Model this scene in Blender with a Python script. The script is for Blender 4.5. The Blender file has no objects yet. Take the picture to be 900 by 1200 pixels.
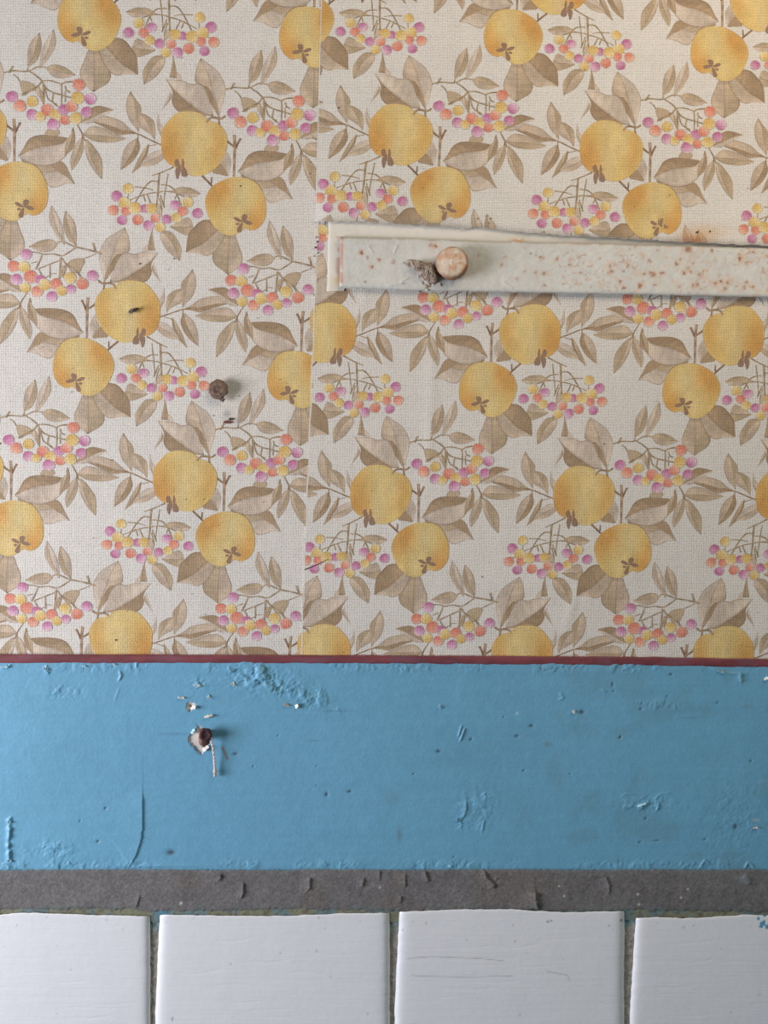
import bpy, math, random
import numpy as np
from mathutils import Vector

# ------------------------------------------------------------------ camera, world, lights, exposure
S = 0.00055                 # metres per photo pixel on the wall plane
D = 0.60                    # camera distance from the wall
W, H = 900.0, 1200.0
ZC = 1.20                   # height of the picture centre
scene = bpy.context.scene
COL = scene.collection

def PX(px, py, h=0.0):
    """world point of a wall feature seen at (px,py) that stands h metres proud of the wall"""
    k = (D - h) / D
    return ((px - W / 2) * S * k, -h, ZC + (H / 2 - py) * S * k)

cam_d = bpy.data.cameras.new('camera'); cam = bpy.data.objects.new('camera', cam_d); COL.objects.link(cam)
cam.location = (0, -D, ZC); cam.rotation_euler = (math.pi / 2, 0, 0)
cam_d.sensor_fit = 'VERTICAL'; cam_d.sensor_height = 24.0; cam_d.lens = 24.0 * D / (H * S)
cam_d.clip_start = 0.01; scene.camera = cam

world = bpy.data.worlds.new('world'); scene.world = world; world.use_nodes = True
world.node_tree.nodes['Background'].inputs[0].default_value = (0.62, 0.92, 1.0, 1)
world.node_tree.nodes['Background'].inputs[1].default_value = 0.12

def area(name, loc, target, sx, sy, power, col):
    l = bpy.data.lights.new(name, 'AREA'); l.shape = 'RECTANGLE'; l.size = sx; l.size_y = sy
    l.energy = power; l.color = col
    o = bpy.data.objects.new(name, l); COL.objects.link(o); o.location = loc
    o.rotation_euler = (Vector(target) - Vector(loc)).to_track_quat('-Z', 'Y').to_euler()
    return o
# daylight through a window to the left of the wall
area('window_light', (-0.943, -0.40, 1.081), (0.05, 0, 1.10), 0.45, 0.40, 13.0, (0.975, 0.935, 1.0))
# unseen warm fill added above and to the right, lifts the upper wall
area('warm_fill_light', (0.382, -0.42, 1.72), (0.12, 0, 1.5), 0.5, 0.4, 2.8, (1.0, 0.81, 0.61))
vs = scene.view_settings
vs.view_transform = 'Standard'; vs.look = 'None'; vs.exposure = 0.0; vs.gamma = 1.0; vs.use_curve_mapping = False

# ------------------------------------------------------------------ helpers
rng = np.random.default_rng(7)
random.seed(7)
def lin(c):
    c = np.asarray(c, float) / 255.0
    return np.where(c <= 0.04045, c / 12.92, ((c + 0.055) / 1.055) ** 2.4)

_tab = rng.random((256, 256))
def vnoise(x, y, sc, seed=0):
    """value noise 0..1, cell size sc"""
    x = np.asarray(x, float) / sc + seed * 17.3 + 500; y = np.asarray(y, float) / sc + seed * 31.7 + 500
    xi = np.floor(x).astype(int); yi = np.floor(y).astype(int)
    fx = x - xi; fy = y - yi
    fx = fx * fx * (3 - 2 * fx); fy = fy * fy * (3 - 2 * fy)
    g = lambda a, b: _tab[a & 255, b & 255]
    return (g(xi, yi) * (1 - fx) + g(xi + 1, yi) * fx) * (1 - fy) + (g(xi, yi + 1) * (1 - fx) + g(xi + 1, yi + 1) * fx) * fy
def fbm(x, y, sc, seed=0, octv=4):
    s = 0; a = 1; t = 0
    for k in range(octv):
        s = s + a * vnoise(x, y, sc / 2 ** k, seed + k * 5); t += a; a *= 0.5
    return s / t
def sstep(a, b, x):
    t = np.clip((np.asarray(x, float) - a) / (b - a), 0, 1); return t * t * (3 - 2 * t)

def mk_mesh(name, co, faces, mat, parent=None, cols=None, smooth=True):
    me = bpy.data.meshes.new(name)
    me.from_pydata([tuple(v) for v in co], [], [tuple(f) for f in faces])
    if cols is not None:
        a = me.color_attributes.new('paint', 'FLOAT_COLOR', 'POINT')
        c = np.ones((len(co), 4), np.float32); c[:, :3] = cols
        a.data.foreach_set('color', c.ravel())
    if smooth: me.polygons.foreach_set('use_smooth', [True] * len(me.polygons))
    me.materials.append(mat); me.update()
    o = bpy.data.objects.new(name, me); COL.objects.link(o)
    if parent: o.parent = parent
    return o

def fast_mesh(name, co, tris, mat, parent=None, cols=None, smooth=True):
    """triangles only, numpy arrays"""
    me = bpy.data.meshes.new(name)
    n = len(tris)
    me.vertices.add(len(co)); me.vertices.foreach_set('co', np.asarray(co, np.float32).ravel())
    me.loops.add(n * 3); me.loops.foreach_set('vertex_index', np.asarray(tris, np.int32).ravel())
    me.polygons.add(n); me.polygons.foreach_set('loop_start', np.arange(0, n * 3, 3, dtype=np.int32))
    me.polygons.foreach_set('use_smooth', np.full(n, smooth, bool))
    me.update(calc_edges=True)
    if cols is not None:
        a = me.color_attributes.new('paint', 'FLOAT_COLOR', 'POINT')
        c = np.ones((len(co), 4), np.float32); c[:, :3] = cols
        a.data.foreach_set('color', c.ravel())
    me.materials.append(mat); me.update()
    o = bpy.data.objects.new(name, me); COL.objects.link(o)
    if parent: o.parent = parent
    return o

def tag(o, label=None, cat=None, group=None, kind=None):
    if label: o['label'] = label
    if cat: o['category'] = cat
    if group: o['group'] = group
    if kind: o['kind'] = kind
    return o
def empty(name, loc, label, cat, group=None):
    o = bpy.data.objects.new(name, None); COL.objects.link(o); o.location = loc
    o.empty_display_size = 0.01
    return tag(o, label, cat, group)
def adopt(o, root):
    """parent a mesh built in world coordinates to a root with a location"""
    o.parent = root; o.matrix_parent_inverse.identity()
    o.location = -Vector(root.location)
    return o

def clip(P, C, T, f):
    """keep f(x,y) >= 0 ; P (n,k) vertex data, C colours, T triangles"""
    v = f(P[:, 0], P[:, 1]); ok = v[T] >= 0; cnt = ok.sum(1)
    keep = T[cnt == 3]; mixed = T[(cnt > 0) & (cnt < 3)]
    newP = []; newC = []; newT = []; nb = len(P); cache = {}
    def cut(a, b):
        k = (a, b) if a < b else (b, a)
        if k in cache: return cache[k]
        a, b = k
        t = v[a] / (v[a] - v[b]); newP.append(P[a] + (P[b] - P[a]) * t); newC.append(C[a] + (C[b] - C[a]) * t)
        cache[k] = nb + len(newP) - 1; return cache[k]
    for t in mixed:
        poly = []
        for i in range(3):
            a = int(t[i]); b = int(t[(i + 1) % 3])
            if v[a] >= 0: poly.append(a)
            if (v[a] >= 0) != (v[b] >= 0): poly.append(cut(a, b))
        for i in range(1, len(poly) - 1): newT.append((poly[0], poly[i], poly[i + 1]))
    if newP: P = np.vstack([P, newP]); C = np.vstack([C, newC])
    T = np.vstack([keep, np.array(newT, int).reshape(-1, 3)])
    used = np.unique(T); m = np.full(len(P), -1); m[used] = np.arange(len(used))
    return P[used], C[used], m[T]

def grid(x0, x1, y0, y1, st):
    # fine inside the picture area, coarser further along the wall
    def axis(a, b, lo, hi):
        mid = np.arange(max(a, lo), min(b, hi) + st * .5, st); c = max(6.0, st * 3)
        left = np.arange(a, max(a, lo), c) if a < lo else np.array([]); right = np.arange(min(b, hi) + c, b + c * .99, c) if b > hi else np.array([])
        if len(left) and len(mid) and mid[0] - left[-1] < 1: left = left[:-1]
        return np.concatenate([left, mid, right])
    xs = axis(x0, x1, -70, 970); ys = axis(y0, y1, -60, 1260)
    X, Y = np.meshgrid(xs, ys); n = len(xs); m = len(ys)
    i = np.arange((m - 1) * n).reshape(m - 1, n)[:, :-1].ravel()
    T = np.vstack([np.stack([i, i + n, i + 1], 1), np.stack([i + 1, i + n, i + n + 1], 1)])
    return np.stack([X.ravel(), Y.ravel()], 1), T

def to_world(px, py, h):
    k = (D - h) / D
    return np.stack([(px - W / 2) * S * k, -h, ZC + (H / 2 - py) * S * k], 1)

def skirt(P, C, T, h, hb, edge_col=None):
    """add side walls from border edges down to height hb; returns arrays with heights"""
    e = np.vstack([T[:, [0, 1]], T[:, [1, 2]], T[:, [2, 0]]])
    key = np.sort(e, 1); k = key[:, 0].astype(np.int64) * (len(P) + 1) + key[:, 1]
    u, idx, cnt = np.unique(k, return_index=True, return_counts=True)
    be = e[idx[cnt == 1]]; bv = np.unique(be); m = {int(v): i for i, v in enumerate(bv)}; n = len(P); nb = len(bv)
    P2 = np.vstack([P[:, :2], P[bv, :2], P[bv, :2]])
    ec = C[bv] if edge_col is None else np.tile(np.asarray(edge_col, float), (nb, 1))
    C2 = np.vstack([C, ec, ec]); h2 = np.concatenate([h, h[bv], np.full(nb, hb) if np.isscalar(hb) else hb[bv]])
    nt = []
    for a, b in be:
        ia = n + m[int(a)]; ib = n + m[int(b)]
        nt.append((ib, ia, ia + nb)); nt.append((ib, ia + nb, ib + nb))
    return P2, C2, np.vstack([T, np.array(nt, int)]), h2

def sheet(name, P, T, hf, cf, clips, hb, mat, parent=None, edge_col=None):
    C = np.zeros((len(P), 3))
    for f in clips: P, C, T = clip(P, C, T, f)
    C = cf(P[:, 0], P[:, 1]); h = hf(P[:, 0], P[:, 1])
    P, C, T, h = skirt(P, C, T, h, hb, edge_col)
    return fast_mesh(name, to_world(P[:, 0], P[:, 1], h), T, mat, parent, C)

# ------------------------------------------------------------------ materials
def mat_new(name):
    m = bpy.data.materials.new(name); m.use_nodes = True
    nt = m.node_tree; b = nt.nodes['Principled BSDF']; return m, nt, b
def N(nt, t, **kw):
    n = nt.nodes.new(t)
    for k, v in kw.items():
        if k in n.inputs: n.inputs[k].default_value = v
        else: setattr(n, k, v)
    return n
def math_n(nt, op, a, b=None, c=None):
    n = nt.nodes.new('ShaderNodeMath'); n.operation = op
    for i, x in enumerate((a, b, c)):
        if x is None: continue
        if isinstance(x, (int, float)): n.inputs[i].default_value = x
        else: nt.links.new(x, n.inputs[i])
    return n.outputs[0]
def noise(nt, scale, detail=3, rough=.6, stretch=(1, 1, 1), dist=0.0, off=(0, 0, 0)):
    g = nt.nodes.new('ShaderNodeNewGeometry'); mp = nt.nodes.new('ShaderNodeMapping')
    mp.inputs['Scale'].default_value = stretch; mp.inputs['Location'].default_value = off
    nt.links.new(g.outputs['Position'], mp.inputs['Vector'])
    n = nt.nodes.new('ShaderNodeTexNoise'); n.inputs['Scale'].default_value = scale
    n.inputs['Detail'].default_value = detail; n.inputs['Roughness'].default_value = rough
    n.inputs['Distortion'].default_value = dist
    nt.links.new(mp.outputs[0], n.inputs['Vector']); return n.outputs['Fac']
def wave(nt, scale, direction, dist, dscale, off=(0, 0, 0)):
    g = nt.nodes.new('ShaderNodeNewGeometry'); mp = nt.nodes.new('ShaderNodeMapping')
    mp.inputs['Location'].default_value = off
    nt.links.new(g.outputs['Position'], mp.inputs['Vector'])
    n = nt.nodes.new('ShaderNodeTexWave'); n.bands_direction = direction; n.inputs['Scale'].default_value = scale
    n.inputs['Distortion'].default_value = dist; n.inputs['Detail'].default_value = 2; n.inputs['Detail Scale'].default_value = dscale
    nt.links.new(mp.outputs[0], n.inputs['Vector']); return n.outputs['Fac']
def scale_col(nt, col, fac):
    n = nt.nodes.new('ShaderNodeVectorMath'); n.operation = 'SCALE'
    nt.links.new(col, n.inputs[0]); nt.links.new(fac, n.inputs['Scale']); return n.outputs[0]
def bump(nt, b, hgt, dist, strength=1.0):
    n = nt.nodes.new('ShaderNodeBump'); n.inputs['Strength'].default_value = strength; n.inputs['Distance'].default_value = dist
    nt.links.new(hgt, n.inputs['Height']); nt.links.new(n.outputs[0], b.inputs['Normal'])
def attr(nt):
    a = nt.nodes.new('ShaderNodeAttribute'); a.attribute_name = 'paint'; return a.outputs['Color']

def make_paper():
    m, nt, b = mat_new('printed_canvas_paper')
    # woven emboss: threads across and up
    tz = wave(nt, 185, 'Z', 5.0, 2.6); tx = wave(nt, 200, 'X', 5.0, 2.6, (.31, .2, .7))
    nz = noise(nt, 120, 3, .6, (0.16, 1, 7)); nx = noise(nt, 120, 3, .6, (7, 1, 0.16), 0, (3, 0, 1))
    a = math_n(nt, 'MULTIPLY', math_n(nt, 'POWER', tz, 2.0), math_n(nt, 'MULTIPLY', nz, 1.1))
    c = math_n(nt, 'MULTIPLY', math_n(nt, 'POWER', tx, 2.0), math_n(nt, 'MULTIPLY', nx, 1.1))
    fib = noise(nt, 900, 2, .7)
    blot = noise(nt, 60, 5, .65)
    f = math_n(nt, 'ADD', math_n(nt, 'MULTIPLY', a, -0.27), math_n(nt, 'MULTIPLY', c, -0.21))
    f = math_n(nt, 'ADD', f, math_n(nt, 'MULTIPLY', math_n(nt, 'SUBTRACT', fib, .5), .24))
    f = math_n(nt, 'ADD', f, math_n(nt, 'MULTIPLY', math_n(nt, 'SUBTRACT', blot, .5), .16))
    f = math_n(nt, 'ADD', f, 1.07)
    nt.links.new(scale_col(nt, attr(nt), f), b.inputs['Base Color'])
    b.inputs['Roughness'].default_value = .75; b.inputs['Specular IOR Level'].default_value = .25
    hh = math_n(nt, 'ADD', math_n(nt, 'MULTIPLY', math_n(nt, 'ADD', a, c), -.5), math_n(nt, 'MULTIPLY', noise(nt, 90, 4, .6), 1.6))
    bump(nt, b, hh, 0.0004, .5)
    return m
def make_paint(name, rough, spec, mott, bumpd, fine=700, coat=0.0, streak=None):
    m, nt, b = mat_new(name)
    n1 = noise(nt, 45, 5, .6); n2 = noise(nt, fine, 2, .7)
    f = math_n(nt, 'ADD', math_n(nt, 'MULTIPLY', math_n(nt, 'SUBTRACT', n1, .5), mott), 1.0)
    f = math_n(nt, 'ADD', f, math_n(nt, 'MULTIPLY', math_n(nt, 'SUBTRACT', n2, .5), mott))
    if streak:
        s = noise(nt, streak, 3, .6, (.12, 1, 2.5))
        f = math_n(nt, 'ADD', f, math_n(nt, 'MULTIPLY', math_n(nt, 'SUBTRACT', s, .5), mott))
    nt.links.new(scale_col(nt, attr(nt), f), b.inputs['Base Color'])
    b.inputs['Roughness'].default_value = rough; b.inputs['Specular IOR Level'].default_value = spec
    b.inputs['Coat Weight'].default_value = coat
    hh = math_n(nt, 'ADD', math_n(nt, 'MULTIPLY', n1, 1.5), math_n(nt, 'MULTIPLY', n2, .25))
    if streak: hh = math_n(nt, 'ADD', hh, s)
    bump(nt, b, hh, bumpd, .6)
    return m
M_paper = make_paper()
M_blue = make_paint('blue_oil_paint', .5, .4, .10, .0005, 500, 0, 60)
M_grey = make_paint('rough_grey_paint', .85, .2, .35, .0006, 620)
M_tile = make_paint('white_painted_glaze', .35, .45, .03, .00035, 300, .0, 130)
M_grout = make_paint('grout', .95, .1, .45, .0008, 500)
M_white = make_paint('old_white_paint', .6, .35, .10, .0005, 420)
M_rail = make_paint('maroon_paint', .6, .3, .30, .0004, 500, 0, 90)
M_metal = make_paint('painted_rusty_iron', .6, .4, .22, .0006, 500)
M_dark = make_paint('rusty_iron', .75, .35, .5, .0006, 800)
M_fluff = make_paint('dusty_fibre', .95, .1, .5, .0004, 800)

# ------------------------------------------------------------------ wallpaper motif, traced in canonical pattern units
DBX, DBY, OX, HV, HH = 48.377, 68.398, -69.435, 191.511, 240.0
HM = {  # pattern plane -> wall pixels, one fit for each hung sheet
 'L': [1.07896, -0.00915, 227.81735, 0.08524, 1.08098, 166.61739, 0.04955e-3, 0.08638e-3],
 'R': [0.99453, -0.0045, 684.6397, 0.00961, 0.99723, 578.97, 0.00666e-3, 0.03083e-3],
 'U': [1.05373, -0.10212, 469.95993, 0.08531, 0.99019, 155.87016, 0.03486e-3, -0.11045e-3]}
def hm(h, P):
    x, y = P[:, 0], P[:, 1]; w = h[6] * x + h[7] * y + 1
    return np.stack([(h[0] * x + h[1] * y + h[2]) / w, (h[3] * x + h[4] * y + h[5]) / w], 1)
def hinv(h, P):
    A = np.array([[h[0], h[1], h[2]], [h[3], h[4], h[5]], [h[6], h[7], 1]]); B = np.linalg.inv(A)
    q = np.c_[P, np.ones(len(P))] @ B.T; return q[:, :2] / q[:, 2:]
VIEWS = {7: (0, 235, 7.2), 8: (0, 320, 6), 1: (590, 470, 6), 2: (710, 500, 6), 3: (590, 590, 6), 4: (680, 590, 6), 5: (560, 500, 9), 6: (600, 380, 3)}
def tr(v, pts):
    ox, oy, s = VIEWS[v]; p = np.array(pts, float)[:, :2] / s + [ox, oy]
    if v in (7, 8):      # traced on the left sheet, on the mirrored row
        q = hinv(HM['L'], p); return np.stack([OX - q[:, 0], q[:, 1] - HV], 1)
    return hinv(HM['R'], p)

def resample(p, n, closed=False):
    p = np.asarray(p, float)
    q = np.vstack([p[-1], p, p[0], p[1]]) if closed else np.vstack([2 * p[0] - p[1], p, 2 * p[-1] - p[-2]])
    out = []
    m = len(p) if closed else len(p) - 1
    for i in range(m):
        a, b, c, d = q[i], q[i + 1], q[i + 2], q[i + 3]
        for t in np.linspace(0, 1, 9)[:-1]:
            out.append(.5 * ((2 * b) + (c - a) * t + (2 * a - 5 * b + 4 * c - d) * t * t + (3 * b - a - 3 * c + d) * t ** 3))
    out.append(p[0] if closed else p[-1]); out = np.array(out)
    d = np.r_[0, np.cumsum(np.linalg.norm(np.diff(out, axis=0), axis=1))]
    u = np.linspace(0, d[-1], n + 1 if closed else n)
    r = np.stack([np.interp(u, d, out[:, 0]), np.interp(u, d, out[:, 1])], 1)
    return r[:-1] if closed else r

MV, MC, MT, ML, MG = [], [], [], [], []; only = [2]      # motif vertices, colours, triangles, layer of each vertex
nV = [0]; layer = [0]
def put(V, C, T):
    V = np.asarray(V, float); MV.append(V); MC.append(np.asarray(C, float)); MT.append(np.asarray(T, int) + nV[0])
    ML.append(np.full(len(V), layer[0])); MG.append(np.full(len(T), only[0])); nV[0] += len(V); layer[0] += 1
def strip(rows, cols):
    n, m = rows.shape[:2]; T = []
    for i in range(n - 1):
        for j in range(m - 1):
            a = i * m + j; T += [(a, a + 1, a + m), (a + 1, a + m + 1, a + m)]
    put(rows.reshape(-1, 2), cols.reshape(-1, 3), T)

TONE = {'p': (206, 191, 174), 'l': (197, 178, 156), 'm': (186, 166, 139), 'd': (170, 146, 118), 'k': (150, 122, 102)}
LINE = lin((138, 108, 84))
def tone(t): return lin(TONE[t]) if isinstance(t, str) else t
def leaf(v, L, M, R, tl='l', tr_='m', n=14, edge=.8):
    L, M, R = (resample(tr(v, q), n) for q in (L, M, R))
    for E, t, sgn in ((L, tone(tl), 0), (R, tone(tr_), 1)):
        ss = [0, .05, .12, .35, .6, .82, .94, 1.0]
        rows = np.zeros((n, len(ss), 2)); cols = np.zeros((n, len(ss), 3))
        for i in range(n):
            u = i / (n - 1)
            for j, s in enumerate(ss):
                rows[i, j] = M[i] * (1 - s) + E[i] * s
                c = t * (1 + .12 * math.sin(u * 5.0 + sgn * 2 + s * 2))
                c = c * (1 + .05 * math.sin(u * 40 + s * 4) + .22 * (float(vnoise(rows[i, j, 0], rows[i, j, 1], 3.2, 77)) - .5))
                if s <= .05: c = c * .72 + LINE * .2
                elif s >= .99: c = c * (1 - edge) + LINE * edge
                elif s >= .93: c = c * .93
                if u < .08 or u > .92: c = c * .85
                cols[i, j] = c
        strip(rows, cols)
def blob(v, pts, t='m', n=22, edge=.4, canon=False):
    p = resample(np.array(pts) if canon else tr(v, pts), n, True); c0 = p.mean(0); t = tone(t)
    V = [c0]; C = [t]
    for s, c in ((.5, t * 1.03), (.9, t), (1.0, t * (1 - edge) + LINE * edge)):
        for q in p: V.append(c0 + (q - c0) * s); C.append(c)
    T = [(0, 1 + i, 1 + (i + 1) % n) for i in range(n)]
    for k in range(2):
        for i in range(n):
            a = 1 + k * n + i; b = 1 + k * n + (i + 1) % n
            T += [(a, a + n, b), (b, a + n, b + n)]
    put(V, C, T)
def twig(v, pts, w0=1.6, w1=.9, t=(150, 122, 92)):
    p = tr(v, pts); L = np.linalg.norm(np.diff(p, axis=0), axis=1).sum(); n = max(6, int(L / 2.5))
    p = resample(p, n); d = np.gradient(p, axis=0); d /= np.linalg.norm(d, axis=1)[:, None] + 1e-9
    nr = np.stack([-d[:, 1], d[:, 0]], 1); w = np.linspace(w0, w1, n)[:, None] / 2
    c = lin(t); rows = np.stack([p - nr * w, p - nr * w * .3, p + nr * w * .4, p + nr * w], 1)
    var = (1 + .25 * np.sin(np.arange(n) * 1.3))[:, None, None]
    cols = np.tile(np.stack([c * .75, c * 1.25, c * 1.1, c * .7]), (n, 1, 1)) * var
    strip(rows, cols)
YEL, ORG, PALE = lin((215, 187, 120)), lin((207, 156, 88)), lin((222, 204, 154))
def apple(v, pts, patches, n=56):
    p = resample(tr(v, pts), n, True); c0 = p.mean(0)
    ss = [0, .15, .3, .45, .6, .72, .82, .9, .955, .985, 1.0]; V = [c0]; 
    for s in ss[1:]: V += list(c0 + (p - c0) * s)
    V = np.array(V); C = np.tile(YEL, (len(V), 1))
    for (x, y, rx, ry, col, a) in patches:
        q = tr(v, [(x, y)])[0]; g = a * np.exp(-((V[:, 0] - q[0]) / (rx / 6)) ** 2 - ((V[:, 1] - q[1]) / (ry / 6)) ** 2)
        C = C * (1 - g[:, None]) + np.array(col) * g[:, None]
    st = fbm(V[:, 0], V[:, 1] * .45, 7, 3, 3) - .5
    C = C * (1 + .30 * st[:, None])
    C[-n:] = C[-n:] * .80 + lin((205, 160, 85)) * .15
    T = [(0, 1 + i, 1 + (i + 1) % n) for i in range(n)]
    for k in range(len(ss) - 2):
        for i in range(n):
            a = 1 + k * n + i; b = 1 + k * n + (i + 1) % n; T += [(a, a + n, b), (b, a + n, b + n)]
    put(V, C, T)
BC = {'p': ((188, 106, 148), (228, 196, 210)), 'o': ((214, 126, 106), (234, 190, 166)), 'y': ((212, 174, 98), (232, 213, 162))}
def berry(v, k, x, y, r, i=0):
    c0 = tr(v, [(x, y)])[0]; R = r / 6.0 * .95; n = 20; main, lt = (lin(q) for q in BC[k])
    ph = 0.7 + 1.7 * math.sin(i * 2.1); V = [c0]; C = [main * .5 + lt * .5]; 
    ss = [.4, .7, .9, 1.0, 1.12]
    for s in ss:
        for a in range(n):
            an = a / n * 2 * math.pi; w = .5 + .5 * math.cos(an - ph) * s; wob = 1 + .03 * math.sin(3 * an + i)
            V.append(c0 + R * s * wob * np.array([math.cos(an), math.sin(an)]))
            q_ = w * (.55 + .4 * (math.sin(i * 3.7) > -.2)); c = (main * (1 - q_) + lt * q_) * (1 + .10 * math.sin(5 * an + 7 * s + i))
            if s >= 1.0: c = c * .93
            if s > 1.05: c = c * .25 + lin((212, 205, 192)) * .75
            C.append(c)
    T = [(0, 1 + a, 1 + (a + 1) % n) for a in range(n)]
    for q in range(len(ss) - 1):
        for a in range(n):
            p_ = 1 + q * n + a; b_ = 1 + q * n + (a + 1) % n; T += [(p_, p_ + n, b_), (b_, p_ + n, b_ + n)]
    # little dark stalk scar
    put(V, C, T)
    q = c0 + R * .35 * np.array([math.cos(ph + 2.4), math.sin(ph + 2.4)])
    put([q + [-.5, -.2], q + [.5, -.3], q + [.3, .5], q + [-.4, .4]], [main * .72] * 4, [(0, 1, 2), (0, 2, 3)])

# ---- leaves behind the upper apple
leaf(1, [(425,90),(424,150),(408,232),(405,250)], [(425,90),(432,160),(432,230),(430,252)], [(425,90),(440,150),(452,210),(455,252)], 'm', 'd')
blob(1, [(455,212),(480,235),(488,262),(455,262)], 'p', 12)
leaf(1, [(408,325),(400,360),(385,395),(358,460)], [(412,345),(405,375),(392,405),(358,460)], [(418,350),(422,370),(405,402),(358,460)], 'p', 'm', 9)
leaf(1, [(610,112),(585,160),(572,225),(575,270),(640,330),(690,430),(728,480)], [(610,112),(640,165),(665,230),(680,300),(705,370),(722,430),(728,480)],
        [(612,112),(655,142),(725,195),(768,280),(765,340),(748,410),(729,480)], 'l', 'p', 18)
leaf(1, [(570,262),(610,272),(640,310),(665,370),(700,430),(728,480)], [(600,285),(640,330),(672,395),(705,440),(727,480)], [(650,290),(680,330),(705,390),(720,430),(728,480)], 'm', 'd', 10)
leaf(1, [(372,258),(430,262),(500,266),(545,284),(600,272),(640,312),(672,400),(692,477)], [(385,264),(430,320),(480,366),(530,402),(580,438),(630,465),(692,477)],
        [(385,268),(412,310),(428,350),(420,400),(450,455),(520,480),(600,478),(692,480)], 'p', 'd', 18)
# light half pushes over the dark one
# ---- leaf between the two apples
leaf(4, [(235,-20),(225,20),(210,50),(197,64)], [(240,-10),(236,40),(235,80),(240,130)], [(245,-15),(268,40),(262,90),(248,138)], 'l', 'p', 9)
blob(4, [(196,64),(222,92),(250,138),(195,132),(143,120)], 'd', 16)
# ---- left sprig of the upper apple
leaf(5, [(500,262),(465,340),(458,440),(490,540),(540,600),(578,655)], [(500,262),(530,350),(550,450),(566,550),(579,655)], [(500,262),(545,330),(597,395),(603,440),(592,540),(580,655)], 'l', 'm')
leaf(5, [(588,462),(588,530),(592,600),(640,632),(700,672),(735,716)], [(592,465),(640,520),(680,580),(712,650),(735,716)], [(592,462),(660,482),(722,530),(740,590),(742,650),(736,716)], 'l', 'm')
leaf(5, [(770,468),(760,540),(763,610),(800,690)], [(770,468),(775,540),(785,610),(805,690)], [(770,468),(785,545),(812,590),(830,690)], 'l', 'p', 9)
leaf(5, [(135,578),(190,545),(240,514),(330,528),(420,560),(490,620),(572,668)], [(135,580),(240,590),(340,618),(450,655),(572,668)], [(135,584),(250,628),(330,662),(400,690),(480,675),(572,670)], 'l', 'd')
leaf(3, [(190,-70),(130,-20),(98,50),(86,142)], [(195,-70),(178,-10),(145,60),(88,142)], [(200,-68),(214,-10),(190,50),(150,100),(90,144)], 'l', 'd')
leaf(3, [(270,-38),(240,0),(195,80),(160,160)], [(270,-36),(250,20),(215,90),(162,160)], [(272,-34),(262,30),(222,110),(205,125),(162,160)], 'm', 'd', 10)
leaf(3, [(372,0),(320,5),(262,40),(212,108)], [(372,20),(320,48),(265,75),(214,108)], [(372,48),(325,88),(270,108),(214,110)], 'p', 'l', 10)
twig(5, [(440,640),(572,668),(640,695),(760,745),(880,790)], 1.2, 1.6); twig(1, [(200,625),(202,668)], 1, .8); twig(1, [(322,685),(268,700),(262,722)], .8, .8)
# ---- lower-left berry spray
leaf(3, [(400,266),(470,230),(540,231),(575,243),(608,264)], [(400,267),(480,263),(560,262),(608,264)], [(405,268),(470,275),(540,292),(575,287),(608,265)], 'm', 'l', 10)
for q, a, b in (([(292,168),(330,152),(360,140),(432,103)], 1, 1.6), ([(340,150),(335,200),(328,300),(318,372)], 2.2, 1.6), ([(396,148),(378,260),(368,340),(372,372)], 1.2, .9),
     ([(332,205),(285,205),(240,252),(182,348)], 1.5, 1.3), ([(350,222),(400,226),(442,258),(484,350)], 1.2, 1.5), ([(350,270),(270,285),(205,310),(150,332)], 1.2, 1),
     ([(180,247),(245,250),(300,262)], 1.3, .8), ([(345,266),(425,265),(505,292)], 1, 1.2), ([(232,290),(248,338)], 1.2, 1.2), ([(258,288),(284,348)], 1.4, 1.2),
     ([(345,290),(372,370)], 1.2, 1.4), ([(452,280),(440,312)], 1.2, 1), ([(340,310),(355,380),(352,430)], 1.3, .8), ([(138,295),(132,330)], .9, .9), ([(60,385),(90,372)], .9, .9)):
    twig(3, q, a, b, (158, 136, 104))
blob(3, [(330,345),(350,372),(352,420),(318,392)], 'l', 10)
leaf(3, [(408,490),(460,455),(520,424),(545,440),(558,480)], [(408,490),(460,488),(510,490),(558,482)], [(408,492),(450,515),(520,542),(545,515),(558,484)], 'l', 'm', 10)
leaf(3, [(348,522),(345,570),(388,645),(430,682),(472,710)], [(350,522),(395,560),(432,612),(472,710)], [(365,518),(425,532),(478,615),(480,665),(473,710)], 'l', 'm')
# ---- leaves under the lower apple
leaf(3, [(735,470),(690,435),(620,436),(568,482),(528,535),(512,650)], [(740,480),(680,535),(620,590),(570,618),(514,651)], [(775,505),(750,570),(700,640),(645,668),(590,652),(514,652)], 'd', 'l', 16)
leaf(4, [(232,520),(195,595),(146,655),(160,715),(205,750),(250,782)], [(265,518),(255,600),(250,690),(250,782)], [(297,520),(320,590),(342,650),(335,710),(290,755),(250,782)], 'm', 'l', 16)
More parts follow.
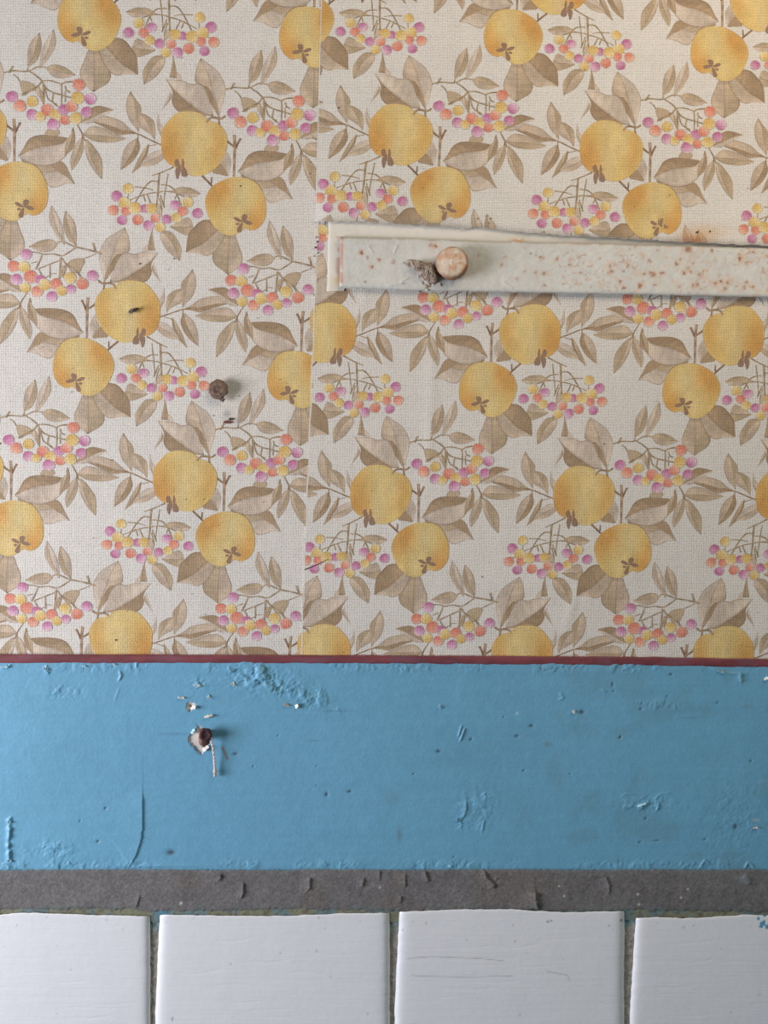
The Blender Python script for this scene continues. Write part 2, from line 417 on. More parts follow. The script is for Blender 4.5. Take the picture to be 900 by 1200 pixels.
# ---- right of the lower apple
leaf(4, [(335,125),(400,142),(450,160),(520,150),(590,122),(632,180),(674,262)], [(338,130),(420,170),(490,200),(560,180),(620,215),(674,262)], [(345,138),(430,190),(475,225),(505,285),(545,292),(625,262),(674,264)], 'm', 'p', 16)
blob(4, [(520,152),(560,135),(592,122),(628,165),(632,215),(595,205),(560,180)], 'd', 16, .2)
leaf(4, [(330,125),(380,140),(430,160),(470,210)], [(332,130),(385,148),(425,172),(470,215)], [(335,138),(380,155),(420,182),(468,222)], 'd', 'd', 8)
leaf(2, [(130,648),(165,595),(200,535),(255,505),(330,498),(400,502),(447,508)], [(132,648),(200,608),(280,575),(360,562),(420,545),(449,512)],
        [(140,655),(210,685),(270,698),(340,690),(405,658),(450,600),(449,514)], 'd', 'p', 18)
leaf(2, [(488,448),(470,490),(445,520),(435,565),(430,625)], [(490,448),(478,500),(460,560),(432,628)], [(490,448),(500,500),(488,570),(445,612),(432,630)], 'm', 'd', 10)
twig(4, [(288,-130),(292,-60),(290,0),(286,140)], 3.0, 2.2, (164, 136, 110)); twig(2, [(150,430),(132,462),(118,498)], 2.4, 1.6, (140, 108, 84))
twig(2, [(-10,355),(20,385),(62,452),(110,488)], 1.6, 2.2); twig(1, [(728,478),(728,520),(745,558)], 1.8, 1.6)
twig(4, [(78,148),(115,182),(147,214)], 2.2, 1.8, (140,108,84)); twig(4, [(141,152),(138,195)], 1.4, 1.4, (140,108,84))
# ---- right-hand sprig
leaf(2, [(545,495),(500,548),(466,650),(475,712)], [(545,497),(520,580),(495,650),(476,712)], [(547,497),(552,570),(520,655),(478,712)], 'l', 'm', 12)
leaf(4, [(745,-30),(740,20),(755,90),(800,170),(847,218)], [(748,-30),(765,40),(795,120),(847,218)], [(755,-30),(800,15),(845,85),(852,150),(849,218)], 'l', 'm', 12)
leaf(2, [(548,478),(605,425),(690,432),(765,462),(825,490)], [(548,480),(620,480),(720,482),(825,491)], [(550,482),(610,515),(700,523),(770,512),(825,492)], 'l', 'm', 12)
leaf(2, [(545,395),(600,315),(645,290),(705,297),(748,310)], [(545,402),(610,370),(670,335),(748,311)], [(548,408),(610,402),(680,355),(748,312)], 'd', 'p', 12)
only[0] = 2
twig(2, [(488,440),(478,470)], 1.2, .8); twig(2, [(505,405),(518,425),(545,475),(560,520)], .9, 1.3); twig(2, [(545,476),(545,515)], 1, .8)
# ---- upper-right twig with leaf pair and berry spray
leaf(6, [(470,286),(442,318),(432,352),(430,394)], [(470,286),(462,322),(450,360),(432,395)], [(471,286),(476,330),(460,375),(434,396)], 'l', 'm', 12)
leaf(6, [(516,272),(494,305),(476,345),(468,397)], [(516,272),(504,315),(490,358),(469,398)], [(517,272),(522,318),(500,362),(470,400)], 'p', 'l', 12)
leaf(2, [(318,70),(370,46),(440,60),(508,104)], [(318,71),(380,82),(450,98),(508,104)], [(322,74),(355,118),(420,132),(508,105)], 'm', 'l', 12)
blob(2, [(150,170),(195,166),(235,180),(268,215),(210,232),(175,258)], 'm', 16)
only[0] = 0
leaf(2, [(262,192),(255,230),(275,265),(296,302)], [(268,192),(275,230),(285,265),(297,303)], [(272,192),(290,225),(305,260),(298,303)], 'l', 'm', 8)
blob(2, [(328,458),(395,462),(388,498),(306,497),(315,470)], 'm', 14)
only[0] = 0
for q, a, b in (([(52,120),(110,104),(200,102),(268,68),(322,70)], 1.5, 1), ([(108,76),(84,120)], 2, 1.5), ([(215,102),(255,125),(292,156)], 1.4, 1.3), ([(110,128),(135,145),(152,172)], 1, 1),
     ([(292,156),(262,195),(210,225),(162,255)], 1.6, 2.0), ([(292,156),(350,152),(418,170)], 1.2, 1.1), ([(416,170),(440,155),(492,146)], 1.4, 1.6), ([(416,172),(418,230),(414,302)], 1.3, 1.2),
     ([(292,160),(322,205),(365,226),(420,238),(482,252)], 1.4, 1.2), ([(365,228),(357,285),(392,312)], 1.3, 1.2), ([(300,180),(302,240),(300,305)], 2, 1.6), ([(310,200),(330,268),(385,300)], 1.2, 1),
     ([(440,178),(448,205),(472,216)], 1.2, 1.2), ([(440,210),(440,280)], .9, .9), ([(205,75),(200,100)], 1, 1)):
    twig(2, q, a, b, (158, 136, 104))
only[0] = 1
blob(7, [(575,522),(635,490),(712,492),(702,548),(645,612),(598,600)], 'm', 16)
leaf(7, [(520,560),(498,610),(490,660)], [(530,545),(510,610),(492,662)], [(548,545),(545,610),(500,662)], 'l', 'm', 8)
for q, a, b in (([(856,450),(805,432),(720,410),(640,392),(585,370),(530,345),(488,352)], 2.0, 1.2), ([(784,358),(806,432)], 2.2, 1.8), ([(640,395),(575,440),(520,466),(445,450),(370,455),(320,440),(262,434)], 1.5, 1.2),
     ([(515,500),(400,545),(318,578)], 1.4, 1.2), ([(352,462),(330,520),(298,582)], 1.2, 2.0), ([(512,480),(508,560),(502,665)], 2.0, 1.4), ([(322,575),(358,645)], 1.4, 1.2), ([(525,485),(550,530),(640,590),(690,662)], 1.4, 2.2),
     ([(420,545),(422,652)], 1.3, 1.1), ([(562,545),(532,652)], 1.3, 1.2), ([(810,450),(712,490)], 1.0, .9), ([(262,530),(310,515)], 1, 1), ([(420,615),(475,618)], .8, .8), ([(430,625),(385,650)], .9, .9), ([(530,330),(515,290)], 1, .8), ([(640,390),(632,350)], 1, .8)):
    twig(7, q, a, b, (164, 142, 116))
only[0] = 2
# ---- apples
apple(3, [(545,-264),(460,-250),(405,-200),(362,-140),(352,-80),(352,-20),(366,40),(405,88),(450,105),(500,128),(550,152),(615,148),(690,108),(742,50),(775,-30),(782,-100),(765,-150),(725,-195),(660,-215),(620,-250)],
      [(400,30,120,130,ORG,.9),(390,-100,70,180,ORG,.6),(720,-60,60,150,ORG,.6),(545,20,50,200,PALE,.7),(640,-120,50,130,PALE,.5),(560,-230,90,40,PALE,.35)])
apple(4, [(335,143),(300,140),(250,152),(190,180),(145,212),(112,260),(97,315),(108,375),(135,440),(178,490),(230,521),(292,520),(335,492),(368,470),(400,484),(450,462),(490,405),(499,320),(482,245),(440,178),(390,150)],
      [(205,225,75,105,ORG,1.),(140,300,55,90,ORG,.75),(430,430,60,100,ORG,1.),(475,330,45,100,ORG,.6),(340,260,70,130,PALE,.7),(260,440,60,90,PALE,.5)])
twig(1, [(648,522),(668,492),(700,486),(740,492),(768,472)], 2.2, 2.0, (158, 130, 100))
# calyxes
for p in ([(445,98),(438,60),(462,48),(472,80),(485,100)], [(484,105),(486,60),(492,38),(503,80),(494,108)], [(484,104),(450,105),(443,140),(457,184),(472,140)], [(488,104),(510,104),(524,154),(484,157)]):
    blob(3, p, 'k', 10, .2)
blob(3, [(505,95),(545,100),(550,140),(520,120)], (lin((215, 188, 140))), 10, .1)
for p in ([(345,430),(315,432),(282,410),(300,400),(325,412)], [(345,430),(340,388),(375,382),(372,410)], [(345,428),(378,418),(412,438),(385,448)], [(345,430),(322,455),(305,494),(332,500),(342,470)], [(300,440),(325,440),(322,450),(305,455)]):
    blob(4, p, 'k', 10, .2)
# ---- berries
for i, (k, x, y, r) in enumerate([('y',135,260,33),('p',60,315,35),('y',112,355,37),('o',120,410,30),('o',37,408,34),('p',95,468,32),('p',240,385,28),('y',178,385,38),('o',197,460,34),('p',268,492,34),('y',287,380,34),
        ('o',312,440,30),('y',450,430,32),('p',385,445,31),('y',343,497,32),('o',490,385,32),('p',440,348,31),('y',525,325,33),('p',587,393,33)]): berry(3, k, x, y, r, i)
only[0] = 1
for i, (k, x, y, r) in enumerate([('p',182,-131,36),('o',94,-48,37),('y',169,-43,36),('p',113,45,36),('o',213,25,42),('y',177,103,33),('p',283,50,34),('o',260,130,36),('y',312,82,38),('o',393,78,38),('p',363,165,34),('y',432,125,32),('y',492,35,38),('p',497,113,30),('o',577,75,38),('p',648,20,36)]): berry(8, k, x, y, r, i + 60)
only[0] = 0
for i, (k, x, y, r) in enumerate([('p',98,270,36),('o',147,325,38),('y',228,290,35),('p',225,375,35),('y',278,385,31),('o',322,338,38),('y',375,370,38),('p',425,330,33),('o',480,305,36),('y',518,250,40),('o',527,165,38),
        ('p',600,250,36),('p',575,335,34),('y',505,380,38),('o',435,395,31),('p',360,428,38)]): berry(2, k, x, y, r, i + 30)

MV = np.vstack(MV); MC = np.vstack(MC); MT = np.vstack(MT); ML = np.concatenate(ML); MG = np.concatenate(MG)

# seam, tears, borders as functions of wall pixels
def seamU(x, y): return x - (376.0 - 7.0 * y / 262.0)
def seamR(x, y): return x - (368.5 - 16.5 * (y - 340.0) / 432.0) + .5 * np.sin(np.asarray(y) * .09)
TX = [330, 385, 430, 490, 526, 545, 560, 590, 640, 698, 755, 799, 842, 900, 1000, 1320]
TY = [258, 259.5, 260.4, 264, 265.5, 267.6, 266.5, 269.5, 274.7, 277.6, 281, 283.4, 286, 287.7, 292, 305]
def tearU(x, y): return np.interp(x, TX, TY) + (vnoise(x, x * 0, 5, 4) - .5) * 1.6 + (vnoise(x, x * 0, 1.7, 6) - .5) * 1.0 - y
def bottom(x, y): return 772.0 + np.maximum(0, x - 450) * .007 - y

def relief(x, y):
    r = .00022 * fbm(x, y, 90, 2, 2) + .00016 * fbm(x * 1.6, y * .5, 30, 9, 2)
    r = r + .00035 * np.exp(-((x - 505 + (y - 480) * .04) / 7) ** 2) * sstep(400, 440, y) * (1 - sstep(520, 600, y))
    r = r + .00025 * np.exp(-((x - 470 - (y - 620) * .1) / 6) ** 2) * sstep(560, 600, y) * (1 - sstep(680, 740, y))
    r = r + .0003 * np.exp(-((x - 130) / 9) ** 2) * sstep(200, 230, y) * (1 - sstep(270, 300, y))
    r = r + .00035 * np.exp(-((x - 436 + (y - 300) * .2) / 8) ** 2 - ((y - 355) / 20) ** 2)
    r = r + .0004 * np.exp(-((x - 668 - (y - 720) * -.3) / 5) ** 2 - ((y - 715) / 22) ** 2)
    return r
def hL(x, y): return .0003 + relief(x, y)
def hR(x, y): return .0009 + relief(x, y)
def hU(x, y):
    e = tearU(x, y)
    return .0012 + relief(x, y) + .0019 * (1 - sstep(2, 60, e)) * sstep(364, 386, x) + .0006 * vnoise(x, x * 0, 26, 3) * (1 - sstep(0, 18, e)) * sstep(380, 430, x)
PAPER = lin((218, 214, 207))
def pc_base(x, y):
    n = fbm(x, y, 140, 5, 3)[:, None] - .5
    return PAPER * (1 + .07 * n)
def stain(C, x, y):
    def mixc(C, a, col): return C * (1 - a[:, None]) + lin(col) * a[:, None]
    e = tearU(x, y)
    up = y < 300
    a = .75 * np.exp(-((x - 812) / 20) ** 2 - ((y - 285) / 10) ** 2) * (.5 + fbm(x, y, 9, 4)); C = mixc(C, np.clip(a, 0, .85) * up, (168, 98, 48))
    a = .5 * np.exp(-((x - 825) / 26) ** 2 - ((y - 272) / 9) ** 2); C = mixc(C, a * up, (212, 170, 110))
    a = .55 * (1 - sstep(0, 7, e)) * (x > 378) * up * (e > -3) * (.4 + fbm(x, y, 6, 8)); C = mixc(C, np.clip(a, 0, .7), (138, 128, 116))
    a = .7 * np.exp(-((x - 266) / 5) ** 2 - ((y - 485) / 4.5) ** 2); C = mixc(C, a, (152, 150, 146))
    a = .35 * np.exp(-((x - 276) / 12) ** 2 - ((y - 493) / 5) ** 2); C = mixc(C, a, (150, 142, 148))
    a = .25 * np.exp(-((x - 500) / 40) ** 2 - ((y - 258) / 12) ** 2); C = mixc(C, a * up, (150, 140, 130))
    return C
SPECKS = [(372, 283, 1.3), (370, 290, 1.5), (373, 296, 1.2), (369, 300, 1), (371, 278, 1), (387, 286, .9), (136, 750, 1.3), (397, 126, 1), (204, 303, 1.1), (164, 309, 1.2), (282, 218, 1), (280, 464, .9),
          (817, 272, 1.4), (832, 271, 1.3), (824, 275, .8), (708, 520, 1), (270, 491, 1.9), (273, 491, 1.6), (250, 487, .9), (862, 292, .9), (131, 539, .9), (565, 676, .9), (795, 292, .9), (560, 256, .9), (575, 256, 1.1), (570, 253, .8), (573, 261, .8)]
def paper_extras(which):
    """stray specks and scratches that lie on the sheet: (verts, cols, tris) in pixels"""
    V, C, T = [], [], []
    def poly(p, c):
        b = len(V); V.extend(p); C.extend([c] * len(p)); T.extend([(b, b + i, b + i + 1) for i in range(1, len(p) - 1)])
    dark = lin((70, 58, 50))
    rr = random.Random(5)
    sp = list(SPECKS) + [(rr.uniform(-60, 960), rr.uniform(-60, 765), rr.uniform(.4, .75)) for _ in range(110)]
    for x, y, r in sp:
        left = seamR(x, y) < 0
        w = 'L' if left else ('U' if y < 275 else 'R')
        if w != which: continue
        poly([(x + r * (1 + .4 * math.sin(k * 2.3 + x)) * math.cos(k * math.pi / 3.5), y + r * .8 * math.sin(k * math.pi / 3.5)) for k in range(7)], dark * (1 if r > .8 else 2.6))
    if which == 'R':
        for a, b, w in (((357, 667.5), (373, 661), 1.3), ((373, 661), (385, 655), .8)):
            poly([(a[0], a[1] - w / 2), (b[0], b[1] - w / 3), (b[0], b[1] + w / 3), (a[0], a[1] + w / 2)], lin((92, 62, 58)))
    if which == 'L':
        poly([(262, 493.5), (266, 492.5), (273, 494), (272, 496), (266, 496.4), (262, 495.5)], lin((118, 72, 66)))
    return V, C, T

def wallpaper(name, key, x0, x1, y0, y1, hf, base_clips, print_clips, label, hb):
    P, T = grid(x0, x1, y0, y1, 3.0); P = P.astype(float); C = np.zeros((len(P), 3))
    for f in base_clips: P, C, T = clip(P, C, T, f)
    C = stain(pc_base(P[:, 0], P[:, 1]), P[:, 0], P[:, 1]); h = hf(P[:, 0], P[:, 1])
    Ps, Cs, Ts, hs = skirt(P, C, T, h, hb, lin((232, 226, 214)))
    allP, allC, allT, allH = [Ps], [Cs], [Ts], [hs]; nb = len(Ps)
    h_ = HM[key]
    for j in range(-4, 5):
        for i in range(-6, 9):
            for mir in (0, 1):
                V = MV.copy()
                if mir: V[:, 0] = OX - V[:, 0]; V[:, 1] += HV
                V[:, 0] += HH * i; V[:, 1] += 2 * HV * j
                Q = hm(h_, V)
                if Q[:, 0].max() < x0 or Q[:, 0].min() > x1 or Q[:, 1].max() < y0 or Q[:, 1].min() > y1: continue
                P3 = np.c_[Q, ML * .0000009 + .00004 + mir * .00000045]
                tt = MT[MG != 0][:, [0, 2, 1]] if mir else MT[MG != 1]
                C3 = MC * (1 + .05 * (vnoise(Q[:, 0], Q[:, 1], 40, 7)[:, None] - .5))
                inb = lambda x, y: np.minimum(np.minimum(x - x0, x1 - x), np.minimum(y - y0, y1 - y))
                for f in [inb] + print_clips:
                    if len(tt) == 0: break
                    P3, C3, tt = clip(P3, C3, tt, f)
                if len(tt) == 0: continue
                C3 = stain(C3, P3[:, 0], P3[:, 1])
                allP.append(P3[:, :2]); allC.append(C3); allT.append(tt + nb); allH.append(hf(P3[:, 0], P3[:, 1]) + P3[:, 2]); nb += len(P3)
    V, C, T = paper_extras(key)
    if V:
        V = np.array(V, float); allP.append(V); allC.append(np.array(C)); allT.append(np.array(T) + nb); allH.append(hf(V[:, 0], V[:, 1]) + .0006 * .7); nb += len(V)
    P = np.vstack(allP); C = np.vstack(allC); T = np.vstack(allT); h = np.concatenate(allH)
    # make every triangle face the room
    a, b, c = P[T[:, 0]], P[T[:, 1]], P[T[:, 2]]
    co = to_world(P[:, 0], P[:, 1], h)
    nrm = np.cross(co[T[:, 1]] - co[T[:, 0]], co[T[:, 2]] - co[T[:, 0]])
    flip = nrm[:, 1] > 1e-14; T[flip] = T[flip][:, [0, 2, 1]]
    o = fast_mesh(name, co, T, M_paper, None, C, True)
    return tag(o, label, 'wallpaper')

# ------------------------------------------------------------------ the wall behind everything
def box(name, x0, x1, y0, y1, h0, h1, mat, col, parent=None):
    a = [PX(x, y, 0) for x, y in ((x0, y0), (x1, y0), (x1, y1), (x0, y1))]
    co = [(p[0], -h0, p[2]) for p in a] + [(p[0], -h1, p[2]) for p in a]
    f = [(3, 2, 1, 0), (4, 5, 6, 7), (0, 1, 5, 4), (1, 2, 6, 5), (2, 3, 7, 6), (3, 0, 4, 7)]
    return mk_mesh(name, co, f, mat, parent, np.tile(lin(col), (8, 1)), False)
X0, X1 = -420, 1320
wall = box('wall_back', X0 - 10, X1 + 10, -370, 1560, -.05, 0, M_grout, (176, 172, 164))
tag(wall, 'old plastered wall carrying wallpaper above, blue paint band and white tiles below', 'wall', None, 'structure')

wp = wallpaper('wallpaper_sheet', 'L', X0, 388, -360, 775, hL, [lambda x, y: 382 - x - (y > 300) * (y - 300) * .03, bottom], [lambda x, y: 380 - x - (y > 300) * (y - 300) * .03, bottom],
          'left strip of fruit and berry wallpaper, left of the vertical seam', 0.0)
wp = wallpaper('wallpaper_sheet', 'R', 345, X1, 250, 775, hR, [seamR, bottom], [lambda x, y: seamR(x, y) - 1.6, bottom],
          'lower right sheet of fruit and berry wallpaper, below the rusty metal bar', 0.0003)
wp = wallpaper('wallpaper_sheet', 'U', 362, X1, -360, 310, hU, [seamU, tearU], [lambda x, y: seamU(x, y) - 1.3, lambda x, y: tearU(x, y) - .4],
          'upper right sheet of fruit and berry wallpaper with torn lower edge above the metal bar', 0.0004)

# ------------------------------------------------------------------ white painted plate behind the bar
def plate_l(x, y): return x - (384.8 - (y - 258) * .02) + (vnoise(y, y * 0, 4, 2) - .5) * .8
def plate_b(x, y): return np.where(x < 403, 341.0, np.interp(x, [403, 900, 1320], [338, 345, 353])) + (vnoise(x, y * 0, 3, 5) - .5) * 1.5 - y
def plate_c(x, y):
    C = np.tile(lin((222, 218, 208)), (len(x), 1)); a = .6 * sstep(600, 720, x); C = C * (1 - a[:, None]) + lin((170, 165, 155)) * a[:, None]  # greyer to the right: grime plus painted shade below the torn paper
    C = C * (1 - .35 * (1 - sstep(0, 3, y - np.interp(x, TX, TY)))[:, None])  # thin shadow line of the torn paper edge, painted into the colour
   
    a = .8 * np.exp(-((x - 607) / 9) ** 2 - ((y - 282) / 3.5) ** 2) * (vnoise(x, y, 4, 3) > .4); C = C * (1 - a[:, None]) + lin((205, 150, 90)) * a[:, None]
    a = .55 * np.exp(-((x - 396) / 3) ** 2) * sstep(.35, .6, vnoise(x, y, 6, 6)) * (y > 276); C = C * (1 - a[:, None]) + lin((178, 110, 70)) * a[:, None]
    a = .5 * np.exp(-((x - 394) / 6) ** 2 - ((y - 330) / 7) ** 2); C = C * (1 - a[:, None]) + lin((226, 205, 140)) * a[:, None]
    C = C * (1 + .06 * (fbm(x, y, 12, 5) - .5))[:, None]
    return C
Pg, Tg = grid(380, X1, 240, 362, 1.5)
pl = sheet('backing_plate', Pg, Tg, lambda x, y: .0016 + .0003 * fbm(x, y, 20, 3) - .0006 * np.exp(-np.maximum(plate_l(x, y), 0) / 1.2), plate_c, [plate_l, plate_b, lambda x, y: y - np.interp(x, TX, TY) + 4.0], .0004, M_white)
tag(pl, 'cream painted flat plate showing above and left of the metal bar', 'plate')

# ------------------------------------------------------------------ metal bar with rust
BT = ([397, 475, 565, 730, 900, 1320], [277.8, 279.8, 282.8, 286.6, 291.0, 301.5]); BB = ([397, 475, 565, 730, 900, 1320], [336.8, 340.4, 341.9, 345.0, 348.6, 357.0])
def bar_t(x, y): return y - np.interp(x, *BT) + (vnoise(x, x * 0, 5, 12) - .5) * .7
def bar_b(x, y): return np.interp(x, *BB) + (vnoise(x, x * 0, 6, 15) - .5) * .8 - y
def bar_l(x, y): return x - 398.2 + (vnoise(y, y * 0, 6, 3) - .5) * .9
def bar_h(x, y):
    e = np.minimum(np.minimum(bar_t(x, y), bar_b(x, y)), bar_l(x, y)); e = np.maximum(e, 0)
    h = .0052 - .0011 * np.exp(-e / 1.3) + .00018 * fbm(x, y, 8, 2) + .00012 * vnoise(x, y, 2.5, 3)
    h = h + .0004 * np.exp(-((x - 425) / 14) ** 2 - ((y - 288) / 2.0) ** 2)
    for ax, ay, bx, by in ((432, 289, 437, 296), (462, 296, 465, 288), (455, 334, 474, 332), (470, 330, 478, 326), (590, 331, 600, 338), (660, 330, 668, 336)):
        t = np.clip(((x - ax) * (bx - ax) + (y - ay) * (by - ay)) / ((bx - ax) ** 2 + (by - ay) ** 2), 0, 1)
        d = np.hypot(x - ax - t * (bx - ax), y - ay - t * (by - ay)); h = h + .0004 * np.exp(-(d / 1.1) ** 2)
    return h
RUST = [(423.5, 296, 3.2, .8), (430.5, 302, 2, .6), (444, 304, 2.4, .7), (436, 313, 3, .9), (461, 307, 3, .35), (410, 325, 1.8, .5), (428, 330, 1.4, .7), (510, 288, 3.2, .95), (505, 287, 5, .35), (560, 299, 2, .5), (633.5, 302, 2, .8), (637.5, 302, 3, .4),
        (653, 304, 2, .6), (667.5, 311, 2, .7), (656, 312, 1.5, .6), (638, 320, 3.2, .6), (628, 320, 3, .4), (614.5, 318, 2, .5), (588, 311, 2.4, .5), (592, 302, 3, .3), (638, 335, 3, .5), (606, 327, 2.4, .3), (679, 302, 2, .5), (680, 320, 2.4, .35),
        (703, 302, 2, .5), (716, 318, 3.4, .7), (715, 312, 3, .5), (727, 330, 3, .8), (736, 311, 3.2, .6), (742, 314, 2, .5), (761, 305, 3, .5), (762, 320, 3.4, .6), (766, 322, 4.5, .6), (776, 320, 3, .7), (793, 309.5, 3, .9), (801, 320, 2.8, .8), (806, 314, 5, .3),
        (810, 318.5, 2, .9), (798, 304, 3, .5), (812, 308, 2.4, .5), (750, 335, 3.2, .7), (768, 334, 2.2, .6), (796, 336, 3, .6), (812, 334, 4, .6), (818, 333, 3.5, .6), (820, 322, 3, .5), (834, 294, 2.4, .6), (822, 338, 2.5, .5), (867, 303, 3.4, .8), (866, 298, 2, .6),
        (838, 332, 3, .8), (845, 330, 3, .8), (853, 331, 3.2, .8), (850, 338, 3.4, .5), (843, 323, 3, .3), (882, 296, 2, .6), (875, 331, 3, .6), (882, 336, 3, .7), (872, 337, 3, .4), (894, 319, 3, .4), (806, 292, 6, .7), (745, 289, 3, .4), (863, 335, 2.4, .3), (731, 338, 2.5, .7), (890, 305, 3, .3), (770, 294, 3, .3)]
def rust_mix(C, x, y, spots, core=(140, 84, 48), halo=(208, 160, 122)):
    jx = x + (vnoise(x, y, 2.2, 31) - .5) * 3.2; jy = y + (vnoise(x, y, 2.2, 37) - .5) * 3.2
    for sx, sy, r, s in spots:
        d2 = ((jx - sx) ** 2 + (jy - sy) ** 2) / r ** 2
        a = s * .62 * np.exp(-d2 * .7); C = C * (1 - a[:, None]) + lin(halo) * a[:, None]
        a = min(1, s * 1.15) * np.exp(-(d2 * 2.6) ** 1.4); C = C * (1 - a[:, None]) + lin(core) * a[:, None]
    return C
def bar_c(x, y):
    C = np.tile(lin((207, 208, 203)), (len(x), 1)) * (1 + .16 * (fbm(x, y, 7, 9) - .5))[:, None]
    dens = sstep(560, 720, x)
    a = np.clip((vnoise(x, y, 5, 41) - .62) * 3, 0, 1) * .38 * (.2 + dens); C = C * (1 - a[:, None]) + lin((216, 176, 142)) * a[:, None]
    a = np.clip((vnoise(x, y, 2.6, 47) - .72) * 4, 0, 1) * .55 * (.08 + dens * sstep(.4, .65, vnoise(x, y, 24, 5))); C = C * (1 - a[:, None]) + lin((176, 112, 66)) * a[:, None]
    C = rust_mix(C, x, y, RUST)
    a = np.exp(-((x - 400) / 2.2) ** 2) * sstep(.2, .45, vnoise(y, y * 0, 5, 8) + .12) * .8 * (y < 332); C = C * (1 - a[:, None]) + lin((176, 116, 78)) * a[:, None]
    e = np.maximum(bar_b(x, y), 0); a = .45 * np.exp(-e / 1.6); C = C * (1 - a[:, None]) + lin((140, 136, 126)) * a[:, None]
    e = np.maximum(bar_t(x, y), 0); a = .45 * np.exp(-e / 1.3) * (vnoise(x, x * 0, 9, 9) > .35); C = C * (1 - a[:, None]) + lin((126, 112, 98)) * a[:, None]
    # soft shadow of the bolt, painted to its right and below
    a = .5 * np.exp(-((x - 548) / 24) ** 2 - ((y - 318) / 16) ** 2); C = C * (1 - a[:, None]) + lin((168, 160, 150)) * a[:, None]
    for sx, sy, r in ((428, 330, 1.1), (474, 308, 1.4), (622, 297, 1.2), (628, 299, .9), (731, 318, 1.2), (755, 321, 1.4), (834, 294, 1.0), (473, 332, 1.0), (660, 333, 1)):
        a = .8 * np.exp(-((x - sx) ** 2 + (y - sy) ** 2) / r ** 2); C = C * (1 - a[:, None]) + lin((80, 70, 62)) * a[:, None]
    return C
bar = empty('metal_bar', PX(400, 345, .002), 'long white painted flat iron bar with rust spots, bolted over the wallpaper', 'metal bar')
Pg, Tg = grid(394, X1, 272, 366, 1.0)
o = sheet('flat_bar', Pg, Tg, bar_h, bar_c, [bar_t, bar_b, bar_l], .0020, M_metal, None, lin((128, 118, 104))); adopt(o, bar)

# ------------------------------------------------------------------ bolt
def lathe(prof, seg, centre, axis, wob=0.0, seed=0, nside=0):
    """prof = [(radius, height)], returns verts, faces around axis from centre"""
    ax = Vector(axis).normalized(); u = ax.orthogonal().normalized(); w = ax.cross(u); co = []; f = []
    c = Vector(centre)
    for k, (r, h) in enumerate(prof):
        for i in range(seg):
            a = 2 * math.pi * i / seg
            rr = r
            if nside and r > 0: 
                q = (a + .3) % (2 * math.pi / nside) - math.pi / nside
                rr = r * (math.cos(math.pi / nside) / math.cos(q)) * .45 + r * .55 if k >= 0 else r
            n = 1 + wob * (1 if h < prof[-1][1] * .93 or wob > .09 else .15) * (float(vnoise(math.cos(a) * 3 + seed, math.sin(a) * 3 + h * 900, 1.0, seed)) - .5)
            co.append(c + u * (rr * n * math.cos(a)) + w * (rr * n * math.sin(a)) + ax * h * (1 + wob * .4 * (float(vnoise(math.cos(a) * r * 900, math.sin(a) * r * 900, 1.3, seed + 3)) - .5)))
    for k in range(len(prof) - 1):
        for i in range(seg):
            a = k * seg + i; b = k * seg + (i + 1) % seg; f.append((a, b, b + seg, a + seg))
    co.append(c + ax * prof[-1][1]); t = len(co) - 1; b0 = (len(prof) - 1) * seg
    for i in range(seg): f.append((b0 + i, b0 + (i + 1) % seg, t))
    return co, f
def rusty_cols(co, base, rust, thr, seed, sc=.0012):
    c = np.array([tuple(v) for v in co]); n = fbm(c[:, 0], c[:, 2] + c[:, 1] * .7, sc, seed, 3)
    a = sstep(thr, thr + .18, n)[:, None]; return lin(base) * (1 - a) + lin(rust) * a
bolt = empty('bolt', PX(531, 312, .0055), 'rusty round headed bolt, painted over cream, near the left end of the metal bar', 'bolt')
cb = PX(530.6, 311.5, .0052); ax = (-.22, -1, -.02 - .0)
co, f = lathe([(.0040, 0), (.0050, .0002), (.0050, .0012), (.0046, .0016)], 40, cb, (0, -1, 0), .12, 4)
k = rusty_cols(co, (188, 176, 160), (150, 110, 84), .5, 3); adopt(mk_mesh('shank', co, f, M_metal, None, k), bolt)
co, f = lathe([(.0080, .0012), (.0091, .0018), (.0097, .0030), (.0098, .0060), (.0094, .0076), (.0087, .0084)] + [(.0083 - .0005 * q, .0085 + .00005 * q) for q in range(17)], 72, cb, (-.16, -1, .05), .075, 9, 0)
cc = np.array([tuple(v) for v in co]); rel = (np.hypot(cc[:, 0] - cc[-1, 0], cc[:, 2] - cc[-1, 2])) / .0095
n = fbm(cc[:, 0], cc[:, 2], .0034, 14, 3)
k = np.tile(lin((206, 190, 170)), (len(cc), 1))
a = np.clip(sstep(.45, .62, n) * .7, 0, 1)[:, None]; k = k * (1 - a) + lin((196, 150, 112)) * a
ring = np.r_[np.repeat([1, 1, 1, .95, .8, .4, .25, .1] + [0] * 15, 72), 0][:, None] * .9; k = k * (1 - ring) + lin((136, 92, 60)) * ring
k *= (1 + .5 * (fbm(cc[:, 0], cc[:, 2], .0013, 2, 3) - .5))[:, None]
co = [Vector(cb) + (v - Vector(cb)) * 1.05 for v in co]; adopt(mk_mesh('bolt_head', co, f, M_metal, None, k), bolt)

